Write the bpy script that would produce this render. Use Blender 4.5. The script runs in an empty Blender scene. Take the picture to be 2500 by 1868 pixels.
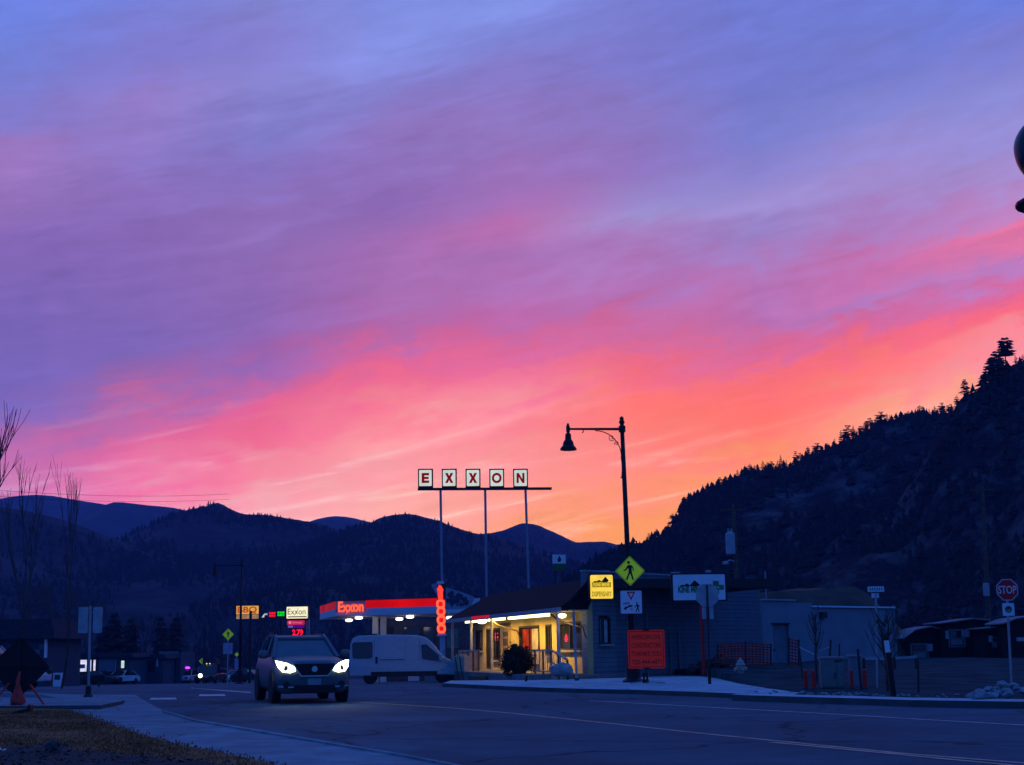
import bpy, bmesh, math, random
from mathutils import Vector, Matrix, noise
R = math.radians
random.seed(7)
sc = bpy.context.scene
col = sc.collection

# ------------------------------------------------------------------ camera
F_PX, CX, CY, HZ = 3600.0, 1250.0, 934.0, 1582.0      # focal length and horizon in photo pixels
CAM = Vector((0, 0, 1.4))
PITCH, ROLL = math.atan((HZ - CY) / F_PX), R(0.8)
fwd = Vector((0, math.cos(PITCH), math.sin(PITCH)))
up0 = Vector((0, -math.sin(PITCH), math.cos(PITCH)))
rt0 = Vector((1, 0, 0))
rt = rt0 * math.cos(ROLL) + up0 * math.sin(ROLL) * -1
upv = up0 * math.cos(ROLL) + rt0 * math.sin(ROLL)
cam = bpy.data.objects.new('camera', bpy.data.cameras.new('camera'))
col.objects.link(cam)
cam.data.sensor_fit = 'HORIZONTAL'; cam.data.sensor_width = 36
cam.data.lens = 36 * F_PX / 2500
cam.data.clip_start = 0.2; cam.data.clip_end = 20000
mw = Matrix((( rt.x, upv.x, -fwd.x, 0), (rt.y, upv.y, -fwd.y, 0), (rt.z, upv.z, -fwd.z, 0), (0, 0, 0, 1)))
cam.matrix_world = Matrix.Translation(CAM) @ mw
sc.camera = cam

def ray(px, py):
    return fwd + rt * ((px - CX) / F_PX) + upv * ((CY - py) / F_PX)
def W(px, py, Y):                       # the point at distance Y seen at that photo pixel
    d = ray(px, py); return CAM + d * (Y / d.y)
def G(px, py, z=0.0):                   # the point of a level plane seen at that photo pixel
    d = ray(px, py); return CAM + d * ((z - CAM.z) / d.z)
def M(px, Y): return px * Y / 1.016 / F_PX             # photo pixels to metres at distance Y

# ------------------------------------------------------------------ sky
def lin(c):
    return tuple(((v / 255) / 12.92 if v <= 10 else (((v / 255) + 0.055) / 1.055) ** 2.4) for v in c)
world = bpy.data.worlds.new('World'); sc.world = world; world.use_nodes = True
nt = world.node_tree; nt.nodes.clear()
N = nt.nodes; L = nt.links
def math_n(op, a, b=None, c=None, clamp=False):
    n = N.new('ShaderNodeMath'); n.operation = op; n.use_clamp = clamp
    for i, v in enumerate((a, b, c)):
        if v is None: continue
        if isinstance(v, (int, float)): n.inputs[i].default_value = v
        else: L.new(v, n.inputs[i])
    return n.outputs[0]
def mrange(v, a, b, c=0.0, d=1.0, smooth=True):
    n = N.new('ShaderNodeMapRange'); n.interpolation_type = 'SMOOTHSTEP' if smooth else 'LINEAR'
    L.new(v, n.inputs['Value'])
    for k, x in zip(('From Min', 'From Max', 'To Min', 'To Max'), (a, b, c, d)): n.inputs[k].default_value = x
    return n.outputs[0]
def mixc(f, a, b, mode='MIX'):
    n = N.new('ShaderNodeMix'); n.data_type = 'RGBA'; n.blend_type = mode
    for s, v in ((0, f), (6, a), (7, b)):
        if isinstance(v, (int, float)): n.inputs[s].default_value = v
        elif isinstance(v, tuple): n.inputs[s].default_value = (*v, 1)
        else: L.new(v, n.inputs[s])
    return n.outputs[2]
tc = N.new('ShaderNodeTexCoord')
sep = N.new('ShaderNodeSeparateXYZ'); L.new(tc.outputs['Generated'], sep.inputs[0])
X_, Y_, Z_ = sep.outputs
az = math_n('MULTIPLY', math_n('ARCTAN2', X_, Y_), 57.29578)
el = math_n('MULTIPLY', math_n('ARCSINE', Z_), 57.29578)
# streaky cirrus: noise stretched along lines that climb to the right
comb = N.new('ShaderNodeCombineXYZ')
L.new(math_n('ADD', az, math_n('MULTIPLY', el, 0.25)), comb.inputs[0])
L.new(math_n('SUBTRACT', el, math_n('MULTIPLY', az, 0.20)), comb.inputs[1])
def cloud(sx, sy, detail, rough, seed, dist=0.0):
    mp = N.new('ShaderNodeMapping'); L.new(comb.outputs[0], mp.inputs[0])
    mp.inputs['Scale'].default_value = (sx, sy, 1); mp.inputs['Location'].default_value = (seed, seed * 1.7, 0)
    n = N.new('ShaderNodeTexNoise'); n.noise_dimensions = '3D'; L.new(mp.outputs[0], n.inputs['Vector'])
    n.inputs['Scale'].default_value = 1; n.inputs['Detail'].default_value = detail
    n.inputs['Roughness'].default_value = rough; n.inputs['Distortion'].default_value = dist
    return math_n('SUBTRACT', n.outputs['Fac'], 0.5)
big, mid, fine = cloud(0.06, 0.22, 3, 0.5, 3.1, 0.4), cloud(0.16, 0.85, 5, 0.55, 11.7, 0.6), cloud(0.45, 2.4, 4, 0.6, 23.0, 0.5)
puff = cloud(0.42, 0.75, 4, 0.6, 67.0, 0.8)
low = mrange(el, 13.0, 4.0, 0.45, 1.0)                  # crisper texture towards the afterglow
warp = math_n('ADD', math_n('MULTIPLY', big, 3.0), math_n('MULTIPLY', math_n('MULTIPLY', mid, 4.6), low))
warp = math_n('ADD', warp, math_n('MULTIPLY', math_n('MULTIPLY', fine, 2.2), low))
warp = math_n('ADD', warp, math_n('MULTIPLY', math_n('MULTIPLY', puff, 2.6), mrange(el, 21, 11)))
SH = 0.155
t = math_n('ADD', math_n('SUBTRACT', el, math_n('MULTIPLY', az, SH)), warp)
T0, T1 = -1.0, 31.0
tn = math_n('DIVIDE', math_n('SUBTRACT', t, T0), T1 - T0, clamp=True)
SKY = {   # colours of the evening sky: column of the photo -> (row, colour) from zenith side to horizon
    0:    [(0,(110,130,222)),(150,(114,127,210)),(300,(130,123,202)),(400,(156,120,190)),(480,(146,113,182)),(600,(132,103,178)),(800,(122,102,180)),(930,(118,102,182)),(1010,(130,106,184)),(1080,(165,106,172)),(1150,(190,112,172)),(1225,(206,122,176))],
    312:  [(0,(120,130,215)),(150,(128,124,206)),(270,(146,124,196)),(380,(140,120,196)),(480,(138,110,184)),(600,(134,104,178)),(750,(130,103,178)),(860,(126,103,180)),(950,(150,103,172)),(1010,(190,104,160)),(1090,(222,104,152)),(1160,(236,118,160)),(1225,(240,140,172))],
    625:  [(0,(130,132,206)),(120,(134,128,206)),(220,(138,136,210)),(300,(128,124,198)),(420,(132,115,190)),(540,(142,110,180)),(680,(142,105,175)),(800,(140,104,176)),(880,(150,101,172)),(940,(190,100,158)),(990,(228,100,144)),(1080,(240,108,140)),(1150,(246,135,152)),(1240,(250,168,172))],
    937:  [(0,(128,142,222)),(110,(134,146,226)),(220,(132,130,206)),(340,(142,118,190)),(480,(140,106,178)),(600,(160,108,174)),(700,(164,108,172)),(780,(176,104,166)),(850,(222,102,146)),(920,(240,108,140)),(990,(248,132,144)),(1060,(252,160,158)),(1140,(250,158,158)),(1250,(253,172,158))],
    1250: [(0,(132,148,228)),(90,(126,134,214)),(200,(134,124,200)),(320,(144,116,186)),(440,(156,112,180)),(560,(186,112,174)),(660,(172,114,180)),(760,(190,106,168)),(840,(220,104,148)),(910,(242,120,148)),(980,(252,148,154)),(1060,(252,134,142)),(1140,(252,150,144)),(1220,(254,156,132)),(1300,(255,160,110))],
    1562: [(0,(122,126,206)),(150,(124,122,202)),(300,(138,120,192)),(420,(146,118,190)),(520,(156,142,202)),(600,(170,124,188)),(700,(178,112,176)),(790,(206,106,156)),(870,(240,108,128)),(950,(255,118,106)),(1030,(255,124,106)),(1120,(254,136,120)),(1220,(255,148,106)),(1330,(255,160,66))],
    1875: [(0,(112,123,208)),(150,(115,122,203)),(300,(120,125,202)),(420,(138,132,206)),(500,(158,142,206)),(590,(152,130,196)),(680,(180,118,182)),(760,(184,110,172)),(840,(218,104,146)),(910,(248,112,112)),(990,(255,116,98)),(1070,(255,128,102)),(1160,(255,152,92)),(1260,(255,158,80))],
    2187: [(0,(110,124,208)),(120,(116,123,202)),(240,(130,134,208)),(350,(146,138,208)),(460,(160,138,202)),(560,(172,126,190)),(640,(200,112,170)),(710,(180,124,190)),(770,(208,106,158)),(840,(244,108,128)),(900,(254,122,116)),(960,(253,138,128)),(1020,(255,160,130)),(1120,(255,158,120))],
    2500: [(0,(108,126,216)),(110,(122,126,206)),(220,(140,140,212)),(320,(150,142,212)),(430,(166,142,206)),(500,(190,130,190)),(550,(232,120,164)),(610,(222,118,164)),(670,(184,124,190)),(730,(222,104,152)),(780,(250,108,124)),(835,(252,140,148)),(900,(250,150,160)),(960,(253,160,138)),(1060,(255,160,130))],
}
def azel(px, py):
    d = ray(px, py).normalized(); return math.degrees(math.atan2(d.x, d.y)), math.degrees(math.asin(d.z))
prev = None
for px in sorted(SKY):
    cr = N.new('ShaderNodeValToRGB'); cr.color_ramp.interpolation = 'EASE'
    els = cr.color_ramp.elements; pts = []
    for py, c in SKY[px]:
        a, e = azel(px, py); pts.append((min(max((e - SH * a - T0) / (T1 - T0), 0), 1), lin(c)))
    pts.sort(key=lambda q: q[0])
    while len(els) < len(pts): els.new(0.5)
    for i, (p, c) in enumerate(pts): els[i].position = p
    for i, (p, c) in enumerate(pts): els[i].color = (*c, 1)
    L.new(tn, cr.inputs[0])
    ca = math.degrees(math.atan2((px - CX) / F_PX, 1.0))
    prev = cr.outputs[0] if prev is None else mixc(mrange(az, last, ca, smooth=False), prev, cr.outputs[0])
    last = ca
# light and dark wisps
wisp = math_n('ADD', 1.0, math_n('ADD', math_n('MULTIPLY', mid, 0.26), math_n('ADD', math_n('MULTIPLY', fine, 0.24), math_n('MULTIPLY', puff, 0.16))))
wv = N.new('ShaderNodeVectorMath'); wv.operation = 'SCALE'; L.new(prev, wv.inputs[0]); L.new(wisp, wv.inputs['Scale'])
# pale wisps caught by the afterglow low down
st_n = cloud(0.10, 1.25, 5, 0.62, 41.0, 0.9)
st_m = math_n('MULTIPLY', mrange(st_n, 0.0, 0.24), math_n('MULTIPLY', mrange(el, 11.0, 5.0), mrange(math_n('ABSOLUTE', az), 30, 12)))
sv_ = N.new('ShaderNodeVectorMath'); sv_.operation = 'SCALE'; sv_.inputs[0].default_value = (0.08, 0.21, 0.19); L.new(st_m, sv_.inputs['Scale'])
sa_ = N.new('ShaderNodeVectorMath'); sa_.operation = 'ADD'; L.new(wv.outputs[0], sa_.inputs[0]); L.new(sv_.outputs[0], sa_.inputs[1])
sky = sa_.outputs[0]
# away from the afterglow the same sky deepens to dusk blue
absaz = math_n('ABSOLUTE', az)
dusk = mixc(mrange(el, 0, 60), (0.030, 0.120, 0.54), (0.028, 0.150, 0.72))
side = mrange(absaz, 20, 62)
high = mrange(el, 23, 46)
away = math_n('MAXIMUM', side, high)
sky = mixc(away, sky, dusk)
# the sky stands behind the evening air: give back what the air box built below takes away
AIR, AIR_FAR, AIR_TOP = 0.00020, 2350.0, 232.0
path = math_n('MINIMUM', AIR_FAR, math_n('DIVIDE', AIR_TOP, math_n('MAXIMUM', math_n('SINE', math_n('DIVIDE', el, 57.29578)), 0.02)))
gain = math_n('EXPONENT', math_n('MULTIPLY', path, AIR))
gv = N.new('ShaderNodeVectorMath'); gv.operation = 'SCALE'; L.new(sky, gv.inputs[0]); L.new(gain, gv.inputs['Scale'])
sub = N.new('ShaderNodeVectorMath'); sub.operation = 'MULTIPLY_ADD'; cg_ = N.new('ShaderNodeCombineXYZ')
g1 = math_n('SUBTRACT', gain, 1.0)
for i_ in range(3): L.new(g1, cg_.inputs[i_])
L.new(cg_.outputs[0], sub.inputs[0]); sub.inputs[1].default_value = (-0.02, -0.045, -0.20); L.new(gv.outputs[0], sub.inputs[2])
mx = N.new('ShaderNodeVectorMath'); mx.operation = 'MAXIMUM'; L.new(sub.outputs[0], mx.inputs[0]); mx.inputs[1].default_value = (0.004, 0.01, 0.03)
sky = mx.outputs[0]
nish = N.new('ShaderNodeTexSky'); nish.sky_type = 'NISHITA'; nish.sun_disc = False
nish.sun_elevation = R(-2.0); nish.sun_rotation = R(4.0); nish.altitude = 2300
add = mixc(0.006, sky, nish.outputs[0], 'ADD')
bg = N.new('ShaderNodeBackground'); L.new(add, bg.inputs[0]); bg.inputs[1].default_value = 1.0
wo = N.new('ShaderNodeOutputWorld'); L.new(bg.outputs[0], wo.inputs[0])
world.cycles.sampling_method = 'MANUAL'; world.cycles.sample_map_resolution = 1024

sc.view_settings.view_transform = 'Standard'; sc.view_settings.look = 'None'
sc.view_settings.exposure = 0; sc.view_settings.gamma = 1; sc.view_settings.use_curve_mapping = False
sc.render.engine = 'CYCLES'; sc.cycles.use_denoising = True; sc.cycles.max_bounces = 5
sc.cycles.sample_clamp_indirect = 4.0

# ------------------------------------------------------------------ materials
def mat(name, c, rough=0.75, metal=0.0, var=0.18, scale=4.0, bump=0.0, spec=0.3, c2=None, detail=5.0, coat=0.0):
    m = bpy.data.materials.new(name); m.use_nodes = True
    n = m.node_tree.nodes; l = m.node_tree.links
    b = n['Principled BSDF']
    tcn = n.new('ShaderNodeTexCoord'); tx = n.new('ShaderNodeTexNoise')
    l.new(tcn.outputs['Object'], tx.inputs['Vector'])
    tx.inputs['Scale'].default_value = scale; tx.inputs['Detail'].default_value = detail
    cr = n.new('ShaderNodeValToRGB'); cr.color_ramp.elements[0].position = 0.32; cr.color_ramp.elements[1].position = 0.68
    a = tuple(v * (1 - var) for v in c); d = tuple(min(1, v * (1 + var)) for v in c) if c2 is None else c2
    cr.color_ramp.elements[0].color = (*a, 1); cr.color_ramp.elements[1].color = (*d, 1)
    l.new(tx.outputs['Fac'], cr.inputs[0]); l.new(cr.outputs[0], b.inputs['Base Color'])
    b.inputs['Roughness'].default_value = rough; b.inputs['Metallic'].default_value = metal
    b.inputs['Specular IOR Level'].default_value = spec; b.inputs['Coat Weight'].default_value = coat
    if bump:
        bp = n.new('ShaderNodeBump'); bp.inputs['Strength'].default_value = bump; bp.inputs['Distance'].default_value = 0.05
        t2 = n.new('ShaderNodeTexNoise'); t2.inputs['Scale'].default_value = scale * 6; t2.inputs['Detail'].default_value = 6
        l.new(tcn.outputs['Object'], t2.inputs['Vector'])
        l.new(t2.outputs['Fac'], bp.inputs['Height']); l.new(bp.outputs[0], b.inputs['Normal'])
    return m
def glow(name, c, s=1.0, var=0.12, scale=3.0):
    m = bpy.data.materials.new(name); m.use_nodes = True
    n = m.node_tree.nodes; l = m.node_tree.links; n.clear()
    o = n.new('ShaderNodeOutputMaterial'); e = n.new('ShaderNodeEmission')
    tcn = n.new('ShaderNodeTexCoord'); tx = n.new('ShaderNodeTexNoise'); tx.inputs['Scale'].default_value = scale
    l.new(tcn.outputs['Object'], tx.inputs['Vector'])
    mr = n.new('ShaderNodeMapRange'); mr.inputs['From Min'].default_value = 0.3; mr.inputs['From Max'].default_value = 0.7
    mr.inputs['To Min'].default_value = s * (1 - var); mr.inputs['To Max'].default_value = s * (1 + var)
    l.new(tx.outputs['Fac'], mr.inputs[0]); l.new(mr.outputs[0], e.inputs[1])
    e.inputs[0].default_value = (*lin(c), 1); l.new(e.outputs[0], o.inputs[0])
    return m

# ------------------------------------------------------------------ mesh helpers
class MB:
    def __init__(s): s.v = []; s.f = []; s.m = []
    def add(s, vs, fs, m=0, T=None):
        o = len(s.v)
        s.v += [tuple(T @ Vector(v)) if T is not None else tuple(v) for v in vs]
        s.f += [tuple(i + o for i in f) for f in fs]; s.m += [m] * len(fs); return s
    def box(s, c, d, m=0, T=None):
        x, y, z = (k / 2 for k in d); cx, cy, cz = c
        vs = [(cx + i * x, cy + j * y, cz + k * z) for i in (-1, 1) for j in (-1, 1) for k in (-1, 1)]
        return s.add(vs, [(0, 1, 3, 2), (4, 6, 7, 5), (0, 4, 5, 1), (2, 3, 7, 6), (0, 2, 6, 4), (1, 5, 7, 3)], m, T)
    def bar(s, p, q, w, h=None, m=0):
        p, q = Vector(p), Vector(q); d = (q - p); ln = d.length; d.normalize()
        a = Vector((0, 0, 1)) if abs(d.z) < 0.95 else Vector((0, 1, 0))
        x = d.cross(a).normalized(); y = x.cross(d); h = w if h is None else h
        vs = [p + d * t * ln + x * i * w / 2 + y * j * h / 2 for t in (0, 1) for i in (-1, 1) for j in (-1, 1)]
        return s.add(vs, [(0, 1, 3, 2), (4, 6, 7, 5), (0, 4, 5, 1), (2, 3, 7, 6), (0, 2, 6, 4), (1, 5, 7, 3)], m)
    def tube(s, pts, rad, n=8, m=0, caps=True):
        pts = [Vector(p) for p in pts]; k = len(pts)
        if isinstance(rad, (int, float)): rad = [rad] * k
        vs = []; ref = None
        for i, p in enumerate(pts):
            d = (pts[min(i + 1, k - 1)] - pts[max(i - 1, 0)]).normalized()
            if ref is None: ref = d.orthogonal().normalized()
            x = (ref - d * ref.dot(d)).normalized(); ref = x; y = d.cross(x)
            vs += [p + (x * math.cos(6.28318 * j / n) + y * math.sin(6.28318 * j / n)) * rad[i] for j in range(n)]
        fs = [(i * n + j, i * n + (j + 1) % n, (i + 1) * n + (j + 1) % n, (i + 1) * n + j) for i in range(k - 1) for j in range(n)]
        if caps: fs += [tuple(range(n))[::-1], tuple((k - 1) * n + j for j in range(n))]
        return s.add(vs, fs, m)
    def lathe(s, prof, n=16, c=(0, 0, 0), m=0, T=None):
        vs = [(c[0] + r * math.cos(6.28318 * j / n), c[1] + r * math.sin(6.28318 * j / n), c[2] + z) for r, z in prof for j in range(n)]
        k = len(prof)
        fs = [(i * n + j, i * n + (j + 1) % n, (i + 1) * n + (j + 1) % n, (i + 1) * n + j) for i in range(k - 1) for j in range(n)]
        fs += [tuple(range(n))[::-1], tuple((k - 1) * n + j for j in range(n))]
        return s.add(vs, fs, m, T)
    def prism(s, poly, y0, y1, m=0, T=None):                 # outline in x,z; depth along y
        n = len(poly)
        vs = [(x, y0, z) for x, z in poly] + [(x, y1, z) for x, z in poly]
        fs = [tuple(range(n)), tuple(range(2 * n - 1, n - 1, -1))] + [(i, n + i, n + (i + 1) % n, (i + 1) % n) for i in range(n)]
        return s.add(vs, fs, m, T)
    def slab(s, poly, z0, z1, m=0):                          # outline in x,y; height along z
        n = len(poly)
        vs = [(x, y, z0) for x, y in poly] + [(x, y, z1) for x, y in poly]
        fs = [tuple(range(n - 1, -1, -1)), tuple(range(n, 2 * n))] + [(i, (i + 1) % n, n + (i + 1) % n, n + i) for i in range(n)]
        return s.add(vs, fs, m)
    def build(s, name, ms, parent=None, smooth=False, bevel=0.0, fix=True):
        me = bpy.data.meshes.new(name); me.from_pydata(s.v, [], s.f)
        for x in (ms if isinstance(ms, (list, tuple)) else [ms]): me.materials.append(x)
        me.polygons.foreach_set('material_index', s.m)
        if smooth: me.polygons.foreach_set('use_smooth', [True] * len(s.f))
        if fix:
            bm = bmesh.new(); bm.from_mesh(me); bmesh.ops.recalc_face_normals(bm, faces=bm.faces); bm.to_mesh(me); bm.free()
        me.update()
        o = bpy.data.objects.new(name, me); col.objects.link(o)
        if parent: o.parent = parent
        if bevel:
            b = o.modifiers.new('bevel', 'BEVEL'); b.width = bevel; b.segments = 2; b.limit_method = 'ANGLE'
        return o
def tag(o, label=None, cat=None, group=None, kind=None):
    for k, v in (('label', label), ('category', cat), ('group', group), ('kind', kind)):
        if v: o[k] = v
    return o
def thing(name, label, cat, loc=(0, 0, 0), rz=0.0, group=None):
    o = bpy.data.objects.new(name, None); col.objects.link(o); o.empty_display_size = 0.2
    o.location = loc; o.rotation_euler = (0, 0, rz); return tag(o, label, cat, group)
def copy_tree(o, parent=None):
    c = o.copy(); col.objects.link(c)
    if parent: c.parent = parent
    for ch in [q for q in o.children]: copy_tree(ch, c)
    return c
def txt(s, w, h, m, parent, loc, rz=0.0, name='lettering', bold=0.0, depth=0.006, rx=90):
    """lettering w by h metres, facing the local -y side"""
    cu = bpy.data.curves.new(name, 'FONT'); cu.body = s; cu.size = 1; cu.offset = bold; cu.extrude = 0.01
    cu.align_x = 'CENTER'; cu.align_y = 'CENTER'; cu.resolution_u = 3
    ob = bpy.data.objects.new(name, cu)
    me = bpy.data.meshes.new_from_object(ob); bpy.data.objects.remove(ob); bpy.data.curves.remove(cu)
    xs = [v.co.x for v in me.vertices]; ys = [v.co.y for v in me.vertices]
    x0, x1, y0, y1 = min(xs), max(xs), min(ys), max(ys)
    for v in me.vertices:
        x = (v.co.x - (x0 + x1) / 2) / (x1 - x0) * w; z = (v.co.y - (y0 + y1) / 2) / (y1 - y0) * h
        v.co = (x, -v.co.z / 0.01 * depth, z)
    me.materials.clear(); me.materials.append(m); me.name = name
    o = bpy.data.objects.new(name, me); col.objects.link(o); o.parent = parent
    o.location = loc; o.rotation_euler = (0, 0, rz); return o
def smooth01(x): x = min(max(x, 0), 1); return x * x * (3 - 2 * x)
def zg(x, y):                                                # the street falls away up the valley
    f = 1 - smooth01((x - 0.0) / 13.0)
    return -0.0186 * min(max(y - 60, 0), 190) * f
def gp(px, Y, dz=0.0):
    p = W(px, 1650, Y); return Vector((p.x, Y, zg(p.x, Y) + dz))

# ------------------------------------------------------------------ shared materials
def worn(name, c, var=0.20, scale=0.30, crack=0.16, lo=0.80, hi=1.16, stain=0.75):
    m = mat(name, c, 0.95, var=var, scale=scale, bump=0.25, spec=0.05)
    n = m.node_tree.nodes; l = m.node_tree.links; b = n['Principled BSDF']; base = b.inputs['Base Color'].links[0].from_socket
    tcn = n.new('ShaderNodeTexCoord'); wn = n.new('ShaderNodeTexNoise'); wn.inputs['Scale'].default_value = 0.8; wn.inputs['Detail'].default_value = 4
    l.new(tcn.outputs['Object'], wn.inputs['Vector'])
    ad = n.new('ShaderNodeVectorMath'); ad.operation = 'MULTIPLY_ADD'; l.new(wn.outputs['Color'], ad.inputs[0]); ad.inputs[1].default_value = (1.6, 1.6, 0); l.new(tcn.outputs['Object'], ad.inputs[2])
    vo = n.new('ShaderNodeTexVoronoi'); vo.feature = 'DISTANCE_TO_EDGE'; vo.inputs['Scale'].default_value = crack; l.new(ad.outputs[0], vo.inputs['Vector'])
    r1 = n.new('ShaderNodeMapRange'); r1.inputs['From Min'].default_value = 0.003; r1.inputs['From Max'].default_value = 0.010; r1.inputs['To Min'].default_value = 0.45; r1.inputs['To Max'].default_value = 1; l.new(vo.outputs['Distance'], r1.inputs[0])
    vc = n.new('ShaderNodeTexVoronoi'); vc.inputs['Scale'].default_value = 0.09; l.new(ad.outputs[0], vc.inputs['Vector'])     # repair patches
    r2 = n.new('ShaderNodeMapRange'); r2.inputs['To Min'].default_value = lo; r2.inputs['To Max'].default_value = hi; sx = n.new('ShaderNodeSeparateColor'); l.new(vc.outputs['Color'], sx.inputs[0]); l.new(sx.outputs[0], r2.inputs[0])
    st = n.new('ShaderNodeTexNoise'); st.inputs['Scale'].default_value = 1.4; st.inputs['Detail'].default_value = 8; st.inputs['Roughness'].default_value = 0.7; l.new(tcn.outputs['Object'], st.inputs['Vector'])
    r3 = n.new('ShaderNodeMapRange'); r3.inputs['From Min'].default_value = 0.35; r3.inputs['From Max'].default_value = 0.6; r3.inputs['To Min'].default_value = stain; r3.inputs['To Max'].default_value = 1.08; l.new(st.outputs['Fac'], r3.inputs[0])
    p1 = n.new('ShaderNodeMath'); p1.operation = 'MULTIPLY'; l.new(r1.outputs[0], p1.inputs[0]); l.new(r2.outputs[0], p1.inputs[1])
    p2 = n.new('ShaderNodeMath'); p2.operation = 'MULTIPLY'; l.new(p1.outputs[0], p2.inputs[0]); l.new(r3.outputs[0], p2.inputs[1])
    vm = n.new('ShaderNodeVectorMath'); vm.operation = 'SCALE'; l.new(base, vm.inputs[0]); l.new(p2.outputs[0], vm.inputs['Scale']); l.new(vm.outputs[0], b.inputs['Base Color']); return m
m_asphalt = worn('asphalt', (0.064, 0.112, 0.134), stain=0.86, lo=.86, hi=1.12)
m_conc = worn('concrete', (0.23, 0.27, 0.28), .14, .6, .30, .9, 1.08, .7)
m_conc2 = worn('pale_concrete', (0.46, 0.48, 0.48), .14, .5, .25, .92, 1.08, .74)
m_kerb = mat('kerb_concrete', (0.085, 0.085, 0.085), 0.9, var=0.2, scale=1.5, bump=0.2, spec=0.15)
m_dirt = mat('dirt', (0.026, 0.056, 0.062), 1.0, var=0.4, scale=0.8, bump=0.6, spec=0.02)
m_lawn = mat('dry_lawn', (0.30, 0.105, 0.042), 0.95, var=0.35, scale=1.2, bump=0.6, spec=0.05)
m_paintw = mat('road_paint_white', (0.60, 0.50, 0.46), 0.8, var=0.3, scale=3, spec=0.2)
m_painty = mat('road_paint_yellow', (0.62, 0.36, 0.24), 0.8, var=0.3, scale=3, spec=0.2)
m_black = mat('black_metal', (0.012, 0.011, 0.012), 0.5, 0.2, var=0.2)
m_dark = mat('dark_trim', (0.02, 0.02, 0.022), 0.6)
m_grey = mat('galvanised_steel', (0.30, 0.31, 0.32), 0.45, 0.7)
m_alu = mat('sign_back', (0.34, 0.35, 0.36), 0.55, 0.3)
m_white = mat('white_enamel', (0.78, 0.78, 0.77), 0.45, var=0.06)
m_glass = mat('window_glass', (0.02, 0.022, 0.025), 0.08, spec=0.6, var=0.1)
m_tyre = mat('tyre_rubber', (0.015, 0.015, 0.015), 0.85)
m_chrome = mat('chrome_trim', (0.55, 0.56, 0.58), 0.25, 0.9, var=0.05)
m_wood = mat('weathered_wood', (0.10, 0.07, 0.05), 0.9, var=0.3, scale=5)
m_bark = mat('bark', (0.055, 0.043, 0.035), 0.95, var=0.3)
m_red = mat('red_paint', (0.55, 0.02, 0.02), 0.5)

# ------------------------------------------------------------------ ground
def grid_mesh(name, xs, ys, zf, m, kind='structure', parent=None):
    b = MB(); nx = len(xs)
    vs = [(x, y, zf(x, y)) for y in ys for x in xs]
    fs = [(j * nx + i, j * nx + i + 1, (j + 1) * nx + i + 1, (j + 1) * nx + i) for j in range(len(ys) - 1) for i in range(nx - 1)]
    b.add(vs, fs); o = b.build(name, m, parent, smooth=True, fix=False); tag(o, kind=kind); return o
def frange(a, b, n): return [a + (b - a) * i / n for i in range(n + 1)]
gx = [-1700, -1000, -600, -300] + frange(-160, 160, 64) + [300, 600, 1000, 1700]
gy = [-400, -200, -60] + frange(-20, 300, 64) + [400, 700, 1200, 1800, 2300]
grid_mesh('ground', gx, gy, lambda x, y: zg(x, y) - 0.10, m_dirt)
def sheet(name, poly, m, z=0.0, kerb=0.0, mk=None, step=4.0, kind='structure', flat=True):
    """a level-following surface with an outline in plan; kerb > 0 gives it a real step down at its edge"""
    bm = bmesh.new()
    vs = [bm.verts.new((x, y, 0)) for x, y in poly]
    f = bm.faces.new(vs); bmesh.ops.recalc_face_normals(bm, faces=[f])
    if f.normal.z < 0: f.normal_flip()
    bmesh.ops.triangulate(bm, faces=bm.faces[:])
    if not flat:
        for _ in range(7):
            es = [e for e in bm.edges if e.calc_length() > step]
            if not es: break
            bmesh.ops.subdivide_edges(bm, edges=es, cuts=1); bmesh.ops.triangulate(bm, faces=bm.faces[:])
    for v in bm.verts: v.co.z = zg(v.co.x, v.co.y) + z
    if kerb:
        be = [e for e in bm.edges if e.is_boundary]
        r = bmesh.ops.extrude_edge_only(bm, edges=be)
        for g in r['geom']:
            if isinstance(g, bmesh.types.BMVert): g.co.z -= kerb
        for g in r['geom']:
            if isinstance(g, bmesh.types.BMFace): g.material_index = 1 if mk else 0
    me = bpy.data.meshes.new(name); bm.to_mesh(me); bm.free()
    me.materials.append(m)
    if mk: me.materials.append(mk)
    o = bpy.data.objects.new(name, me); col.objects.link(o); return tag(o, kind=kind)
def pxpoly(pts, z=0.0): return [tuple(G(x, y, z)[:2]) for x, y in pts]
road_xs, road_ys = frange(-130, 90, 55), [-30, -10] + frange(0, 260, 65)
grid_mesh('road', road_xs, road_ys, lambda x, y: zg(x, y), m_asphalt)

lawn_px = [(-500, 1722), (0, 1722), (60, 1724), (130, 1730), (180, 1742), (240, 1764), (350, 1803), (470, 1836), (560, 1853), (640, 1872), (760, 1905), (900, 1960), (-500, 1960)]
kerb_px = [(-400, 1686), (0, 1689), (200, 1697), (330, 1697), (352, 1711), (385, 1729), (425, 1748), (480, 1761), (620, 1785), (800, 1816), (995, 1850), (1150, 1880), (1400, 1950)]
walk = pxpoly(kerb_px + [(900, 1962), (-500, 1962)], 0.0)
sheet('sidewalk', walk, m_conc, 0.012)
gut = pxpoly([(400, 1738), (480, 1761), (620, 1785), (800, 1816), (995, 1850), (1150, 1880), (1400, 1950), (1385, 1954), (1128, 1880), (985, 1851), (792, 1818.5), (612, 1787.5), (474, 1763), (396, 1740)])
o = sheet('kerb', gut, m_conc, 0.04, kerb=0.04, mk=m_conc)
def lawn_z(x, y): return 0.06 + 0.05 * noise.noise((x * 0.5, y * 0.5, 3))
lp = pxpoly(lawn_px)
o = sheet('lawn', lp, m_lawn, 0.055, kerb=0.055, flat=False, step=1.2)
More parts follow.
